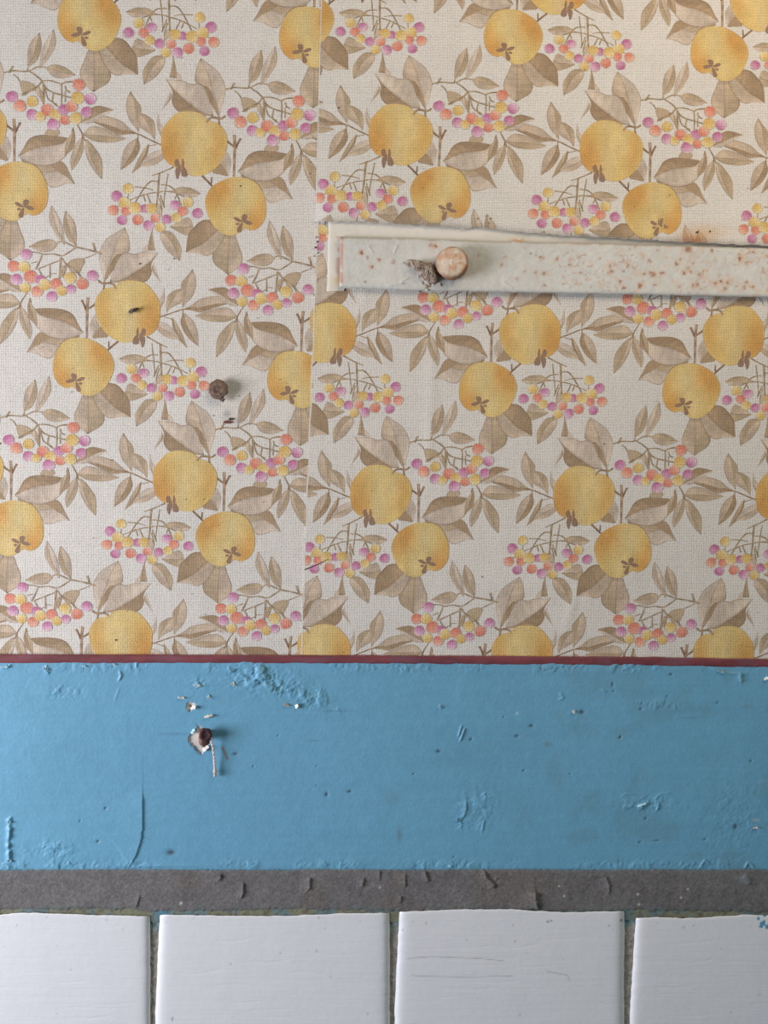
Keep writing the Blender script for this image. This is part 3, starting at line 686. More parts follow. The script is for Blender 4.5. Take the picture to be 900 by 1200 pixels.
# dusty fibre tuft left of the bolt, with paint crumbs
tuft = empty('dust_tuft', PX(505, 330, .0055), 'grey brown dusty fibre tuft stuck on the bar beside the bolt', 'dust')
def tube(pts, rad, seg=6):
    pts = [Vector(p) for p in pts]; co = []; f = []
    for i, p in enumerate(pts):
        d = (pts[min(i + 1, len(pts) - 1)] - pts[max(i - 1, 0)]).normalized(); u = d.orthogonal().normalized(); w = d.cross(u)
        r = rad[i] if hasattr(rad, '__len__') else rad
        for k in range(seg): a = 2 * math.pi * k / seg; co.append(p + u * r * math.cos(a) + w * r * math.sin(a))
    for i in range(len(pts) - 1):
        for k in range(seg): a = i * seg + k; b = i * seg + (k + 1) % seg; f.append((a, b, b + seg, a + seg))
    f.append(tuple(range(seg))[::-1]); f.append(tuple(range((len(pts) - 1) * seg, len(pts) * seg)))
    return co, f
def join(parts):
    co = []; f = []
    for c, g in parts:
        b = len(co); co += list(c); f += [tuple(i + b for i in q) for q in g]
    return co, f
co = []; f = []; n1, n2 = 26, 16
spine = [(475.5, 306.5, 3.2), (480, 308.5, 4.6), (486, 309.5, 5.6), (492, 312, 7.2), (498, 315, 9.0), (503, 319, 10), (508, 324, 10), (513, 330, 7)]
sp = np.array(spine)
for i in range(n1):
    t = i / (n1 - 1) * (len(sp) - 1); j = min(int(t), len(sp) - 2); q = sp[j] * (1 - t + j) + sp[j + 1] * (t - j)
    j2 = max(0, min(len(sp) - 2, j)); d = sp[j2 + 1, :2] - sp[j2, :2]; d /= np.linalg.norm(d); nn = np.array([-d[1], d[0]])
    r = q[2] * (.55 if i in (0, n1 - 1) else 1)
    for k_ in range(n2):
        a = math.pi * k_ / (n2 - 1); rr = r * (.78 + .5 * float(vnoise(i * .9, k_ * 1.1, 1.0, 12)) + .12 * math.sin(k_ * 2.4 + i * .35))
        x, y = q[:2] + nn * rr * math.cos(a) * .9; hh = .0048 + max(0, math.sin(a)) * rr * S * (.6 + .35 * float(vnoise(i * 1.3, k_, 1.0, 15)))
        co.append(PX(x, y, hh))
for i in range(n1 - 1):
    for k_ in range(n2 - 1): a = i * n2 + k_; f.append((a, a + 1, a + n2 + 1, a + n2))
k = rusty_cols(co, (140, 120, 106), (186, 176, 164), .48, 6, .0014); adopt(mk_mesh('fluff', co, f, M_fluff, None, k), tuft)
parts = []
rr = random.Random(3)
for q in range(46):
    t = rr.random(); x0 = 480 + 28 * t; y0 = 305 + 14 * t + rr.uniform(-5, 5); L = rr.uniform(5, 13); an = rr.uniform(.5, 1.5)
    parts.append(tube([PX(x0 + L * s * math.cos(an + s * .6), y0 + L * s * math.sin(an + s * .6), .0075 + .003 * t + .0012 * math.sin(s * 3.1)) for s in (0, .3, .6, 1)], [.00018, .0002, .00016, .00006], 4))
co, f = join(parts); o = mk_mesh('fibre', co, f, M_fluff, None, rusty_cols(co, (196, 188, 178), (130, 108, 96), .5, 2, .002)); adopt(o, tuft); o['kind'] = 'stuff'

def crumb(px, py, h, r, col, name, parent, seed, mat=None, sq=.6):
    co, f = lathe([(r * .7, 0), (r, r * .35 * sq), (r * .85, r * .8 * sq), (r * .4, r * 1.1 * sq)], 10, PX(px, py, h), (0, -1, 0), .9, seed)
    return adopt(mk_mesh(name, co, f, mat or M_white, None, np.tile(lin(col), (len(co), 1)), False), parent)
for i, (x, y, r) in enumerate([(497, 327, 2.2), (501, 331, 3.0), (494, 332, 1.8), (499, 336, 2.0), (505, 326, 2.2), (490, 325, 1.5), (503, 336, 1.4), (500, 340, 1.6), (508, 333, 1.6), (516, 334, 1.8)]):
    crumb(x, y, .005, r * S * 1.1, (206, 198, 186) if i % 3 else (188, 160, 142), 'paint_crumb', tuft, 20 + i, M_white, .8)

# ------------------------------------------------------------------ brown screw in the left sheet
screw = empty('screw', PX(255, 458, .0008), 'large weathered brown screw head standing proud of the left wallpaper strip', 'screw')
co, f = lathe([(.0030, 0), (.0030, .0027)], 18, PX(257.5, 457, .0005), (0, -1, 0), .1, 2); adopt(mk_mesh('shank', co, f, M_dark, None, np.tile(lin((110, 88, 76)), (len(co), 1))), screw)
co, f = lathe([(.0044, .0024), (.0057, .0029), (.0062, .0039), (.0061, .0047), (.0055, .0051), (.0047, .0049), (.0038, .0053), (.0030, .0054), (.0018, .0049), (.0008, .0051)], 48, PX(257.5, 457.3, .0005), (-.10, -1, .0), .30, 7)
cc = np.array([tuple(v) for v in co]); n = fbm(cc[:, 0] * 1.4, cc[:, 2], .0015, 4, 3)[:, None]
k = lin((124, 102, 86)) * (1.35 - .9 * n) + lin((40, 30, 26)) * n * .1; k = np.clip(k, 0, 1)
dk = np.r_[np.repeat([.4, .3, 0, 0, .1, .35, .05, .1, .6, .3], 48), .3][:, None] * (.5 + fbm(cc[:, 0], cc[:, 2], .0020, 9, 2)[:, None]); k = k * (1 - dk) + lin((52, 34, 32)) * dk
adopt(mk_mesh('screw_head', co, f, M_dark, None, k), screw)
co, f = tube([PX(258, 468, .003), PX(261, 470, .004), PX(263, 467, .004)], .0008, 6); adopt(mk_mesh('burr', co, f, M_dark, None, np.tile(lin((96, 78, 68)), (len(co), 1))), screw)

# small nail stub on the apple
stub = empty('nail', PX(157, 364, .0008), 'tiny bent nail with a shiny tip on the yellow apple, left wallpaper strip', 'nail')
co, f = tube([PX(152.5, 365.5, .0006), PX(154, 364.5, .0022), PX(157, 363, .0030), PX(160, 361.8, .0028), (PX(163, 361, .0016))], [.0011, .0014, .0010, .0007, .0003], 8)
k = rusty_cols(co, (78, 66, 64), (160, 150, 150), .6, 5, .001); adopt(mk_mesh('nail_shank', co, f, M_dark, None, k), stub)
co, f = lathe([(.0014, 0), (.0016, .0003), (.0010, .0006)], 14, PX(154.5, 365, .0028), (-.5, -1, .2), .15, 5); adopt(mk_mesh('nail_head', co, f, M_dark, None, np.tile(lin((92, 80, 86)), (len(co), 1))), stub)

# ------------------------------------------------------------------ maroon rail
def rail_t(x, y): return y - (np.interp(x, [-90, 0, 450, 700, 900, 1320], [766.2, 766.7, 768, 769.3, 772.2, 776.5]) + (vnoise(x, x * 0, 14, 2) - .5) * .6)
def rail_b(x, y): return np.interp(x, [-90, 0, 270, 450, 700, 900, 1320], [776.8, 777, 776.8, 777.6, 779.4, 781.8, 786.5]) + (vnoise(x, x * 0, 9, 12) - .5) * 1.2 - y
def rail_c(x, y):
    C = np.tile(lin((122, 66, 72)), (len(x), 1)); n = fbm(x, y * 4, 26, 3)[:, None] - .5
    C = C * (1 + .8 * n); a = .35 * sstep(.55, .7, fbm(x, y * 3, 40, 7))[:, None]; return C * (1 - a) + lin((120, 88, 108)) * a
Pg, Tg = grid(X0, X1, 760, 792, 1.5)
o = sheet('trim_1', Pg, Tg, lambda x, y: .0028 - .0006 * np.exp(-np.maximum(np.minimum(rail_t(x, y), rail_b(x, y)), 0) / 1.2), rail_c, [rail_t, rail_b], 0.0, M_rail)
tag(o, 'thin maroon painted strip between the wallpaper and the blue band', 'trim', None, 'structure')

# ------------------------------------------------------------------ blue painted band (a height field with its flaws)
def seg_d(x, y, pts):
    best = np.full(len(x), 1e9); side = np.zeros(len(x)); tt = np.zeros(len(x)); tot = 0
    L = [math.hypot(b[0] - a[0], b[1] - a[1]) for a, b in zip(pts, pts[1:])]; T = sum(L)
    for (a, b), l in zip(zip(pts, pts[1:]), L):
        t = np.clip(((x - a[0]) * (b[0] - a[0]) + (y - a[1]) * (b[1] - a[1])) / l ** 2, 0, 1)
        d = np.hypot(x - a[0] - t * (b[0] - a[0]), y - a[1] - t * (b[1] - a[1]))
        m = d < best; best[m] = d[m]; side[m] = np.sign((b[0] - a[0]) * (y[m] - a[1]) - (b[1] - a[1]) * (x[m] - a[0])); tt[m] = (tot + t[m] * l) / T; tot += l
    return best, side, tt
def ridge(h, x, y, pts, amp, w, one=0, taper=True):
    m = (x > min(p[0] for p in pts) - 6 * w) & (x < max(p[0] for p in pts) + 6 * w) & (y > min(p[1] for p in pts) - 6 * w) & (y < max(p[1] for p in pts) + 6 * w)
    if not m.any(): return h
    d, s, t = seg_d(x[m], y[m], pts); g = np.exp(-(d / w) ** 2) if one == 0 else np.exp(-d / w) * (s * one > 0)
    if taper: g = g * np.clip(np.minimum(t, 1 - t) * 8, .25, 1)
    h[m] += amp * g; return h
def blue_t(x, y): return y - 772 - np.maximum(0, x - 600) * .014
def blue_b(x, y): return 1020.5 + (fbm(x, x * 0, 22, 3) - .5) * 2.6 + (vnoise(x, x * 0, 3, 5) - .5) * 1.6 - y
CR = [([(168, 925), (168, 965), (165.5, 985), (160, 1002), (152, 1016), (140, 1017)], .0010, 22, 1), ([(547, 936), (547, 950), (544, 957), (540, 962), (541, 967), (536.5, 960)], .0010, 3, 1),
      ([(12.5, 958), (11, 975), (8, 990), (12, 1003), (11, 1016)], .0007, 1.8, 0), ([(541, 850), (537, 864)], .0010, .9, 0), ([(545, 853), (539, 869)], .0012, .9, 0), ([(728, 945), (742, 944), (752, 945), (759, 940)], .0006, 2.0, 1),
      ([(759, 938), (758, 942), (752, 946), (746, 946)], .0014, 1.8, -1), ([(772, 943), (770, 950)], .0010, 1.2, 0), ([(728, 934), (734, 930), (744, 931)], .0004, 1.0, 0), ([(765, 938), (775, 930), (788, 929)], .0004, 1.0, 0),
      ([(869, 789), (868, 796), (870, 802)], .0014, 1.3, 1), ([(832, 783), (842, 786), (852, 789), (872, 790)], .0008, 1.3, 0), ([(873, 1018), (876, 1011), (880, 1013), (884, 1018)], .0010, 1.0, 0), ([(0, 782), (8, 782), (13, 778)], .0012, 1.8, 1),
      ([(55, 781), (54, 785), (58, 790)], .0012, 1.4, 1), ([(140, 786), (142, 792), (139, 798)], .0010, 1.2, 0), ([(45, 991), (60, 993), (78, 993)], .0005, 1.0, 1), ([(140, 806), (134, 822)], .0003, .8, 0), ([(80, 1010), (82, 1014)], .0008, 1, 0),
      ([(565, 932), (568, 930), (569, 936)], .0006, 1.0, 0), ([(567, 962), (565, 974)], .0007, 1.0, 0), ([(240, 797), (233, 800), (231, 808)], .0007, 1.2, 1), ([(268, 780), (270, 790)], .0006, 1.2, 0), ([(160, 776), (160, 783)], .0008, 1.2, 0), ([(790, 826), (792, 832)], .0005, 1, 0),
      ([(150, 1017), (180, 1015), (200, 1016), (232, 1016)], .0010, 1.4, -1), ([(822, 1014), (826, 1008), (833, 1014)], .0008, 1, 0), ([(515, 826), (518, 829), (516, 831)], .0010, 1.0, 0), ([(656, 812), (660, 818), (655, 820)], .0007, 1.2, 0), ([(705, 808), (710, 811)], .0006, 1.2, 0)]
HOLES = [(201, 999, 5.4, 3.4), (682, 834.5, 3.0, 2.6), (623, 850.5, 2.6, 1.9), (514, 880.5, 2.6, 1.9), (862, 968.5, 2.2, 3), (751, 831, 1.3, 1.3), (718, 802, 1.2, 2.4), (719, 810, 1.0, 1.2), (786.5, 790.5, 2.2, 1.4), (552, 866.5, 1.6, 1.6), (606, 862.5, 2.2, 1.8), (115, 986, 1.7, 1.6), (124, 947, 1.4, 1.4), (94, 962, 1.0, 1),
         (383, 931, 1.8, 2.6), (410, 927.5, 2.6, 1.6), (276, 883.5, 3.0, 1.5), (757, 959, 1.6, 1.3), (752.5, 824, .9, 1.2), (782, 816, 1, 1), (727, 864, 1.2, 1.5), (841, 823.5, 1.6, 1), (880, 892, 1.2, 1.6), (826, 984, 1.6, 1), (613.5, 903, .8, .8), (727, 864, 1.2, 1.2), (326, 862, .8, .8), (371, 898, .8, .8),
         (371, 921, .8, .8), (614, 903, 1, 1), (532, 1004, 1, 1), (590, 840, .8, .8), (668, 907, .8, .8), (750, 987, 2, 1), (770, 985, 3.5, .8), (485, 907, 1, 1), (297, 898, .9, .9)]
def rough_mask(x, y):
    m = np.exp(-((x - 308) / 32) ** 2 - ((y - 793) / 15) ** 2) * 1.3 + np.exp(-((x - 328) / 16) ** 2 - ((y - 808) / 6) ** 2) + .9 * np.exp(-((x - 366) / 18) ** 2 - ((y - 818) / 11) ** 2) \
        + .55 * np.exp(-((x - 395) / 8) ** 2 - ((y - 832) / 4) ** 2) + .45 * np.exp(-((y - 782) / 6) ** 2) * sstep(.4, .6, vnoise(x, x * 0, 30, 9)) + .5 * np.exp(-((x - 75) / 22) ** 2 - ((y - 812) / 8) ** 2) \
        + .6 * np.exp(-((x - 232) / 14) ** 2 - ((y - 800) / 8) ** 2) + .5 * np.exp(-((x - 560) / 20) ** 2 - ((y - 950) / 26) ** 2) + .6 * np.exp(-((x - 60) / 26) ** 2 - ((y - 995) / 9) ** 2) \
        + .45 * np.exp(-((x - 760) / 34) ** 2 - ((y - 942) / 9) ** 2) + .45 * np.exp(-((y - 1014) / 6) ** 2) * sstep(.35, .6, vnoise(x, x * 0, 40, 3)) + .4 * np.exp(-((x - 770) / 24) ** 2 - ((y - 826) / 6) ** 2) + .2 * np.exp(-((x - 860) / 40) ** 2 - ((y - 960) / 50) ** 2)
    return np.clip(m, 0, 1.2)
BPATCH = [(233, 853), (227, 858), (222, 862), (221, 868), (226, 874), (231, 880), (236, 884), (240, 879), (245, 872), (247, 864), (243, 856), (236, 852), (230, 849)]
def inpoly(x, y, P):
    r = np.zeros(len(x), bool); n = len(P)
    for i in range(n):
        (x1, y1), (x2, y2) = P[i], P[(i + 1) % n]
        if y1 == y2: continue
        r ^= ((y1 > y) != (y2 > y)) & (x < (x2 - x1) * (y - y1) / (y2 - y1) + x1)
    return r
SPATCH = [(218.5, 824), (221, 823), (226, 824), (230, 827), (228, 831), (222, 833.5), (219, 831)]
def blue_h(x, y):
    m = rough_mask(x, y)
    h = .0020 + .00022 * fbm(x, y * 1.3, 70, 4, 2) + .00006 * vnoise(x, y, 9, 3)
    n = fbm(x, y, 7, 21, 3); flake = sstep(.50, .56, n) * .0006 + sstep(.58, .62, fbm(x, y, 12, 25, 2)) * .0007
    h = h + m * flake + m * .0006 * (vnoise(x, y, 2.6, 23) - .5)
    for pts, a, w, one in CR: h = ridge(h, x, y, pts, a * .8, w, one)
    for cx, cy, rx, ry in HOLES: h = h - .0006 * np.exp(-(((x - cx) / rx) ** 2 + ((y - cy) / ry) ** 2))
    h = h + .0034 * np.exp(-((x - 10.5) / 2.8) ** 2) * sstep(956, 960, y) * np.maximum(fbm(x, y, 5, 71, 2) - .38, 0) + .00005 * vnoise(x, y, 2.0, 73)
    e = np.maximum(blue_b(x, y), 0); h = h - .0006 * np.exp(-e / 1.5)
    jx = x + (vnoise(x, y, 2.2, 9) - .5) * 1.6; jy = y + (vnoise(x, y, 2.2, 19) - .5) * 1.6
    for P in (BPATCH, SPATCH): h = np.where(inpoly(jx, jy, P), h - .0010, h)
    return h
BLUE = lin((108, 167, 199))
def blue_c(x, y):
    C = np.tile(BLUE, (len(x), 1)) * (1 + .10 * (fbm(x, y, 120, 31, 3) - .5))[:, None]
    C = C * (1 + .07 * (vnoise(x, y, 1.9, 81) - .5) + .05 * (vnoise(x, y, 5, 83) - .5))[:, None]
    m = rough_mask(x, y); a = np.clip(m * sstep(.56, .70, fbm(x, y, 8, 33, 3)) * .45, 0, .5); C = C * (1 - a[:, None]) + lin((98, 146, 150)) * a[:, None]
    a = .25 * sstep(.55, .75, fbm(x, y, 36, 37, 3)) * sstep(450, 700, x); C = C * (1 - a[:, None]) + lin((104, 140, 150)) * a[:, None]
    for cx, cy, rx, ry in HOLES:
        a = .85 * np.exp(-(((x - cx) / rx) ** 2 + ((y - cy) / ry) ** 2) * 1.3); C = C * (1 - a[:, None]) + lin((66, 52, 46)) * a[:, None]
    for cx, cy, rx, ry, col, s in ((642, 872, 5, 3, (104, 118, 120), .5), (468, 978, 3, 9, (108, 116, 116), .5), (458, 935, 10, 8, (110, 130, 135), .3), (886, 961, 3, 1.4, (190, 180, 170), .8), (893, 919, 2, 1.5, (160, 130, 120), .5), (205, 860, 20, 1.5, (70, 110, 135), .35), (875, 828, 5, 2, (110, 130, 140), .4),
                           (810, 841, 10, 2, (96, 135, 148), .4), (270, 857, 16, 8, (86, 128, 140), .3), (395, 833, 16, .8, (70, 110, 128), .45), (368, 868, 9, .7, (70, 110, 128), .4), (606, 836, 1.4, 1.2, (200, 215, 220), .8), (267, 903, 4, 8, (92, 130, 140), .2)):  # marks include soft shadows of the nail and string, painted into the blue
        a = s * np.exp(-((x - cx) / rx) ** 2 - ((y - cy) / ry) ** 2); C = C * (1 - a[:, None]) + lin(col) * a[:, None]
    # brown sliver beside the string
    d, s_, t = seg_d(x, y, [(260.5, 876), (266.5, 889)]); a = .85 * np.exp(-(d / 1.7) ** 2); C = C * (1 - a[:, None]) + lin((116, 98, 84)) * a[:, None]
    jx = x + (vnoise(x, y, 2.2, 9) - .5) * 1.6; jy = y + (vnoise(x, y, 2.2, 19) - .5) * 1.6
    p = inpoly(jx, jy, BPATCH); C[p] = lin((226, 220, 216)); q = p & (((x - 240) / 7.5) ** 2 + ((y - 866) / 9.5) ** 2 < 1) & (x > 229.5)
    C[q] = lin((112, 82, 76)) * (.6 + vnoise(x[q], y[q], 2, 5) * .9)[:, None]
    p = inpoly(jx, jy, SPATCH); C[p] = lin((222, 216, 208)); q = (((x - 223.2) / 1.7) ** 2 + ((y - 827.3) / 2.4) ** 2) < 1; C[q] = lin((120, 98, 86))
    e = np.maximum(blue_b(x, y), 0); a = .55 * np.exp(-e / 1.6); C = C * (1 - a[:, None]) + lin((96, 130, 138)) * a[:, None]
    return C
panel = empty('painted_panel', PX(450, 1020, .0), 'wide band of peeling light blue oil paint between the maroon and grey strips', 'painted panel')
Pg, Tg = grid(X0, X1, 770, 1026, 1.15)
o = sheet('paint_layer', Pg, Tg, blue_h, blue_c, [blue_t, blue_b], 0.0, M_blue); adopt(o, panel)

# curled flakes
def flake(px, py, w, h, rot, curl, col, back, lift=.0022, seed=0):
    n = 6; co = []; cols = []
    for i in range(n):
        for j in range(4):
            u = i / (n - 1) - .5; v = j / 3 - .5; taper = 1 - 1.1 * abs(u) ** 1.6 * 1.6
            x = u * w; y = v * h * max(.12, taper) * (1 + .35 * math.sin(seed + i * 2.2))
            c, s = math.cos(rot), math.sin(rot)
            co.append(PX(px + x * c - y * s, py + x * s + y * c, lift + curl * (v + .5) ** 2 + .0002 * math.sin(i * 1.7 + seed)))
            cols.append(lin(col))
    f = [(i * 4 + j, i * 4 + j + 1, i * 4 + j + 5, i * 4 + j + 4) for i in range(n - 1) for j in range(3)]
    o = mk_mesh('paint_flake', co, f, M_blue, None, np.array(cols), True)
    md = o.modifiers.new('solid', 'SOLIDIFY'); md.thickness = .0002; adopt(o, panel); return o
WHT = (226, 222, 212); BLU = (118, 176, 206); LBL = (160, 205, 222)
for i, a in enumerate([(212.5, 817.5, 8, 2.4, .05, .0012, WHT), (226.5, 829, 6.5, 4.5, -.6, .0016, (236, 232, 224)), (231.5, 803, 9, 4, .05, .0009, (176, 196, 200)), (244.2, 817, 3.6, 5, .3, .0016, (196, 228, 238)), (244.5, 839, 11, 2.8, -.28, .0014, (214, 206, 190)),
         (241, 877, 9, 4.5, -.75, .0016, (228, 224, 220)), (226, 857, 7, 3.6, -1.0, .0012, LBL), (336, 826, 6, 3, .3, .0012, (196, 180, 160)), (347.5, 827.5, 5.5, 4, -1.3, .0016, (230, 228, 222)), (273.5, 801.5, 4, 5, .2, .0012, (198, 206, 204)), (273, 786, 4, 8, 1.2, .0011, BLU),
         (54, 783, 5, 7, .5, .0012, LBL), (4, 781.5, 12, 3, -.1, .0012, LBL), (98.5, 780.8, 4, 2.4, 0, .0010, (190, 222, 232)), (133.5, 778.8, 3, 2.2, 0, .0010, (200, 226, 234)), (672.5, 834, 3.6, 4, .4, .0012, (220, 228, 230)), (537.5, 961, 4.5, 6, 1.9, .0010, BLU), (752, 943, 12, 3.2, -.35, .0014, LBL),
         (868.5, 795, 8, 2.6, 1.45, .0012, (150, 196, 206)), (898, 795, 6, 3.4, -.5, .0014, (222, 224, 218)), (886, 970, 7, 2, -.1, .0010, (196, 190, 184)), (846, 787, 10, 2.6, .3, .0010, (140, 180, 186)), (527, 1015, 3.5, 3, 0, .0010, LBL), (516, 828, 3, 3.5, 1, .0012, LBL), (10.5, 962, 4, 6, .2, .0012, LBL), (11, 1008, 5, 5, .2, .0012, (150,190,206))]):
    flake(a[0], a[1], a[2], a[3], a[4], a[5], a[6], None, .0026, i)

# rusted nail with string
nail = empty('nail', PX(243, 860, .002), 'dark rusted nail head in a chipped plaster patch on the blue band', 'nail')
cb = PX(242.5, 860, .0012)
co, f = lathe([(.0030, 0), (.0028, .0050), (.0026, .0062)], 20, cb, (.03, -1, .06), .25, 3); adopt(mk_mesh('nail_shank', co, f, M_dark, None, rusty_cols(co, (84, 56, 54), (130, 84, 66), .55, 3)), nail)
co, f = lathe([(.0030, .0052), (.0038, .0058), (.0042, .0068), (.0039, .0078), (.0028, .0082), (.0020, .0074), (.001, .0072)], 28, cb, (.06, -1, .16), .2, 8)
adopt(mk_mesh('nail_head', co, f, M_dark, None, rusty_cols(co, (62, 42, 48), (104, 56, 50), .6, 5)), nail)
co, f = lathe([(.0024, 0), (.0032, .0006), (.0029, .0018), (.0016, .0028)], 18, PX(238.5, 868, .0008), (0, -1, 0), .7, 13); adopt(mk_mesh('rust_scale', co, f, M_dark, None, rusty_cols(co, (122, 90, 82), (158, 106, 82), .55, 8)), nail)
string = empty('string', PX(252, 910, .004), 'short frayed white twisted string hanging from the rusted nail', 'string')
pth = [(246.8, 863, .0065), (247.5, 868, .0070), (249.5, 877, .0062), (251, 888, .0056), (251.2, 896, .0050), (251.8, 901, .0046)]
def lerp_path(t):
    q = t * (len(pth) - 1); j = min(int(q), len(pth) - 2); a = np.array(pth[j]) * (1 - q + j) + np.array(pth[j + 1]) * (q - j); return a
parts = []
for ph in (0, math.pi):
    pts = []
    for i in range(40):
        t = i / 39; x, y, h = lerp_path(t); an = t * 34 + ph; pts.append(PX(x + .65 * math.cos(an), y, h + .00035 * math.sin(an)))
    parts.append(tube(pts, .00050, 6))
co, f = join(parts); adopt(mk_mesh('cord', co, f, M_fluff, None, np.tile(lin((222, 208, 206)), (len(co), 1))), string)
co, f = lathe([(.0006, 0), (.0011, .0008), (.0012, .0024), (.0009, .0034), (.0011, .0044), (.0006, .0050)], 12, PX(251.8, 901, .0046), (.03, 0, -1), .3, 5); adopt(mk_mesh('knot', co, f, M_fluff, None, rusty_cols(co, (216, 206, 196), (150, 130, 112), .55, 5)), string)

# ------------------------------------------------------------------ grey strip with teal residue
def g_t(x, y): return y - (1019.0 + (fbm(x, x * 0, 40, 13) - .5) * 2.4 + (vnoise(x, x * 0, 3, 15) - .5) * 1.2)
GBX = [-90, 0, 60, 120, 165, 176, 186, 230, 300, 400, 455, 470, 520, 560, 624, 632, 636, 690, 730, 745, 800, 870, 900, 990]
GBY = [1066, 1065.5, 1066, 1064.5, 1066, 1069, 1067, 1067.5, 1066, 1066, 1067.5, 1068, 1067, 1066, 1065.5, 1066.5, 1068, 1067.5, 1067, 1066, 1067, 1068, 1069, 1069]
def g_b(x, y): return np.interp(x, GBX, GBY) + (vnoise(x, x * 0, 4, 18) - .5) * 2.6 + (fbm(x, x * 0, 16, 28) - .5) * 4 - y
GC = [([(260, 1025), (259, 1030), (256, 1033)], .0012, 2, 1), ([(286, 1034), (286, 1044), (283, 1054)], .0014, 4, 1), ([(363, 1028), (364, 1040), (360, 1045)], .0013, 4, 1), ([(427, 1030), (425, 1040)], .0013, 4, 1), ([(445, 1020), (446, 1032)], .0008, 3, 1), ([(476, 1024), (475, 1040)], .0008, 4, 1),
      ([(498, 1020), (501, 1028), (503, 1034)], .0014, 3, 1), ([(470, 1050), (471, 1058)], .0009, 3, 1), ([(568, 1020), (571, 1029), (579, 1036), (581, 1041)], .0015, 4, 1), ([(628, 1045), (629, 1056), (632, 1068)], .0022, 7, 1), ([(710, 1026), (714, 1036), (715, 1048)], .0010, 4, 1), ([(164, 1050), (160, 1064)], .0009, 3, 1),
      ([(580, 1030), (583, 1030)], .0007, 1.4, 0), ([(690, 1026), (710, 1027)], .0005, 2, 0), ([(872, 1025), (880, 1036)], .0006, 4, 0)]
def g_h(x, y):
    h = .0024 + .00025 * fbm(x, y, 30, 41, 2) + .00022 * fbm(x, y, 5, 43, 2)
    for pts, a, w, one in GC: h = ridge(h, x, y, pts, a, w, one)
    e = np.maximum(np.minimum(g_t(x, y), g_b(x, y)), 0); return h - .0005 * np.exp(-e / 1.3)
def g_c(x, y):
    C = np.tile(lin((114, 112, 113)), (len(x), 1)) * (1 + .35 * (fbm(x, y, 14, 47, 4) - .5))[:, None]
    a = .5 * sstep(.55, .7, fbm(x, y, 50, 49, 3)); C = C * (1 - a[:, None]) + lin((116, 108, 104)) * a[:, None]
    C = C * (1 + .5 * (vnoise(x, y, 1.6, 53) - .5))[:, None]
    for sx, sy, r in ((259, 1026, 3.2), (581, 1039, 2), (631, 1062, 3), (260, 1032, 1.5)): 
        a = .75 * np.exp(-((x - sx) ** 2 + (y - sy) ** 2) / r ** 2); C = C * (1 - a[:, None]) + lin((62, 52, 48)) * a[:, None]
    for sx, sy, r in ((747.5, 1048, 1.2), (748.5, 1060, 1.2), (655, 1038.5, 1.0), (798, 1052, 1.1), (661, 1050, 1), (212, 1058.5, 1.6), (806, 1042, 1), (445, 1040, 1)):
        a = .95 * np.exp(-((x - sx) ** 2 + (y - sy) ** 2) / r ** 2); C = C * (1 - a[:, None]) + lin((222, 218, 200)) * a[:, None]
    e = np.maximum(g_b(x, y), 0); a = .6 * np.exp(-e / 3) * sstep(.35, .6, vnoise(x, y, 9, 57)); C = C * (1 - a[:, None]) + lin((98, 118, 116)) * a[:, None]
    e = np.maximum(g_t(x, y), 0); a = .55 * np.exp(-e / 1.8); C = C * (1 - a[:, None]) + lin((98, 122, 130)) * a[:, None]
    a = .8 * np.exp(-((x - 872) / 6) ** 2 - ((y - 1030) / 5) ** 2); C = C * (1 - a[:, None]) + lin((116, 128, 134)) * a[:, None]
    return C
Pg, Tg = grid(X0, X1, 1014, 1076, 1.0)
grey = sheet('trim_2', Pg, Tg, g_h, g_c, [g_t, g_b], 0.0, M_grey)
tag(grey, 'cracked dark grey painted strip between the blue band and the white tiles', 'trim', None, 'structure')
def tl_c(x, y):
    t = fbm(x, y, 26, 61, 3)[:, None]; C = lin((108, 130, 132)) * (1 - sstep(.42, .6, t)) + lin((128, 130, 110)) * sstep(.42, .6, t)
    b = np.exp(-((x - 192) / 12) ** 2)[:, None]; C = C * (1 - b) + lin((92, 140, 162)) * b
    a = sstep(.62, .72, vnoise(x, y, 3, 63))[:, None] * .6; return C * (1 - a) + lin((104, 96, 88)) * a
Pg, Tg = grid(X0, X1, 1058, 1084, 1.2)
o = sheet('paint_residue', Pg, Tg, lambda x, y: .0017 + .0004 * fbm(x, y, 5, 65), tl_c, [lambda x, y: 1079.5 + (vnoise(x, x * 0, 5, 67) - .5) * 4 - y], 0.0, M_grout, None); o.parent = grey

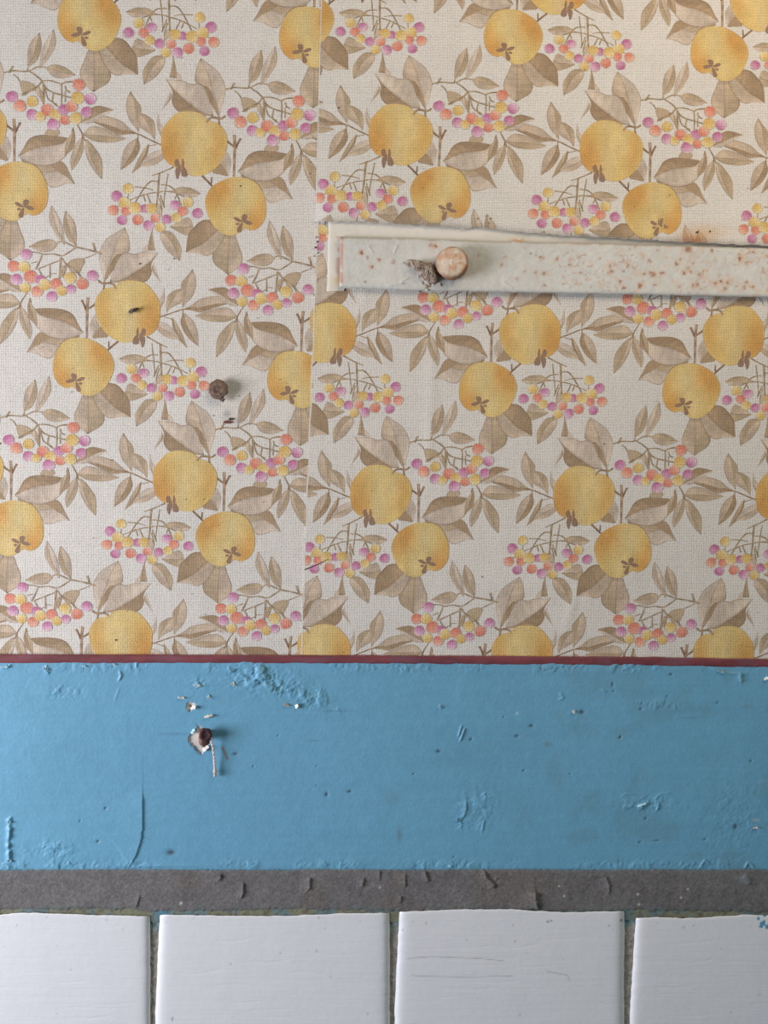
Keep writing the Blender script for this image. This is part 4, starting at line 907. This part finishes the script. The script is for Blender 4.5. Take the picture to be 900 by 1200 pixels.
# ------------------------------------------------------------------ tiles
def tile(xl0, xl1, xr0, xr1, topx, topy, seed, ya=1062, yb=1345):
    """left/right edges: x at y=1075 and y=1200, wavy top edge"""
    L = lambda y: xl0 + (xl1 - xl0) * np.clip((y - 1075) / 110, 0, 1) + (vnoise(y, y * 0, 7, seed) - .5) * .9
    R = lambda y: xr0 + (xr1 - xr0) * sstep(1070, 1150, y) + (vnoise(y, y * 0, 9, seed + 1) - .5) * .8
    fl = lambda x, y: x - L(y); fr = lambda x, y: R(y) - x
    ft = lambda x, y: y - (np.interp(x, topx, topy) + (fbm(x, x * 0, 9, seed + 3) - .5) * 1.7)
    def hf(x, y):
        ex = np.maximum(np.minimum(fl(x, y), fr(x, y)), 0); ey = np.maximum(ft(x, y), 0)
        h = .0042 - .0026 * np.exp(-(ex / 3.4)) - .0004 * np.exp(-ey / .8) + .00010 * fbm(x * .5, y, 40, seed + 5, 2)
        for q in range(9):
            rr = random.Random(seed * 10 + q); x0 = rr.uniform(xl0 + 12, xr0 - 60); y0 = rr.uniform(1095, 1195)
            h = ridge(h, x, y, [(x0, y0), (x0 + 25, y0 + rr.uniform(-3, 3)), (x0 + 55, y0 + rr.uniform(-5, 5))], -.00012, .8)
        return h
    def cf(x, y):
        C = np.tile(lin((228, 231, 236)), (len(x), 1)) * (1 + .02 * (fbm(x, y, 40, seed + 7) - .5))[:, None]
        for q in range(14):
            rr = random.Random(seed * 31 + q); x0 = rr.uniform(xl0, xr0); y0 = rr.choice([rr.uniform(1072, 1090), rr.uniform(1080, 1195)]); r = rr.uniform(.5, 1.2)
            a = .55 * np.exp(-((x - x0) ** 2 + (y - y0) ** 2) / r ** 2); C = C * (1 - a[:, None]) + lin((130, 112, 104)) * a[:, None]
        if seed == 71:
            for pts in ([(478, 1123), (505, 1121), (560, 1123), (590, 1126)], [(482, 1143), (495, 1144), (540, 1145), (600, 1144)], [(640, 1138), (665, 1143), (668, 1150)]):
                d, s, t = seg_d(x, y, pts); a = .5 * np.exp(-(d / .6) ** 2); C = C * (1 - a[:, None]) + lin((150, 142, 132)) * a[:, None]
            for sx, sy, r in ((728, 1078.5, 1.5), (642, 1080, 1.2), (646, 1079, 1)): a = .9 * np.exp(-((x - sx) ** 2 + (y - sy) ** 2) / r ** 2); C = C * (1 - a[:, None]) + lin((48, 40, 40)) * a[:, None]
        if seed == 81:
            m = (((x - 897) / 10) ** 2 + ((y - 1079) / 9) ** 2 < 1.2) & (vnoise(x, y, 3.4, 5) > .52); C[m] = lin((96, 160, 190))
        if seed == 61:
            a = .8 * np.exp(-((x - 202) ** 2 + (y - 1194) ** 2 * .25) / 1.3); C = C * (1 - a[:, None]) + lin((130, 126, 122)) * a[:, None]
        return C
    Pg, Tg = grid(min(xl0, xl1) - 3, max(xr0, xr1) + 3, ya, yb, 1.3)
    o = sheet('tile', Pg, Tg, hf, cf, [fl, fr, ft], 0.0, M_tile, None, lin((200, 198, 194))); o.parent = wall; return o
tile(-98, -98, 176.2, 176.2, [-98, 0, 15, 30, 80, 120, 176], [1072, 1072, 1070.5, 1069.5, 1071, 1072.5, 1073.8], 51)
tile(187, 182, 456.8, 456.8, [187, 230, 300, 340, 400, 457], [1072, 1072.3, 1073.5, 1073, 1070.5, 1069.8], 61)
tile(467.5, 462.3, 732.0, 731.2, [467, 500, 560, 600, 630, 660, 732], [1068.5, 1067.3, 1065.5, 1065.6, 1067.5, 1069, 1067.8], 71)
tile(745, 738, 1013, 1008, [745, 770, 800, 830, 870, 900, 1013], [1075.5, 1075, 1076, 1075, 1072, 1072.5, 1073], 81)
tile(-378, -380, -106, -107, [-380, -106], [1072, 1071], 91); tile(1020, 1016, 1292, 1290, [1016, 1292], [1073, 1075], 101)
for k, (a, b) in enumerate([(-380, -107), (-98, 176), (183, 456), (462, 731), (739, 1008), (1016, 1290)]):
    tile(a, a, b, b, [a, b], [1354, 1354], 111 + k * 10, 1350, 1550)
# grout in the joints, child of the wall
for x0, x1, sd in ((170, 192, 1), (451, 472, 2), (726, 750, 3)):
    Pg, Tg = grid(x0, x1, 1062, 1350, 1.0)
    def gc(x, y, x0=x0):
        t = sstep(1105, 1075, -(-y)) if False else 1 - sstep(1078, 1100, y); g = fbm(x, y, 5, sd + 90, 3)[:, None]
        C = lin((166, 162, 154)) * (.6 + .75 * g); a = (t * sstep(.3, .6, vnoise(x, y, 5, sd)))[:, None]; C = C * (1 - a) + lin((104, 148, 152)) * a
        return C
    o = sheet('grout_line', Pg, Tg, lambda x, y: .0002 + .0013 * fbm(x, y, 4, sd + 80, 3), gc, [], 0.0, M_grout, None); o.parent = wall
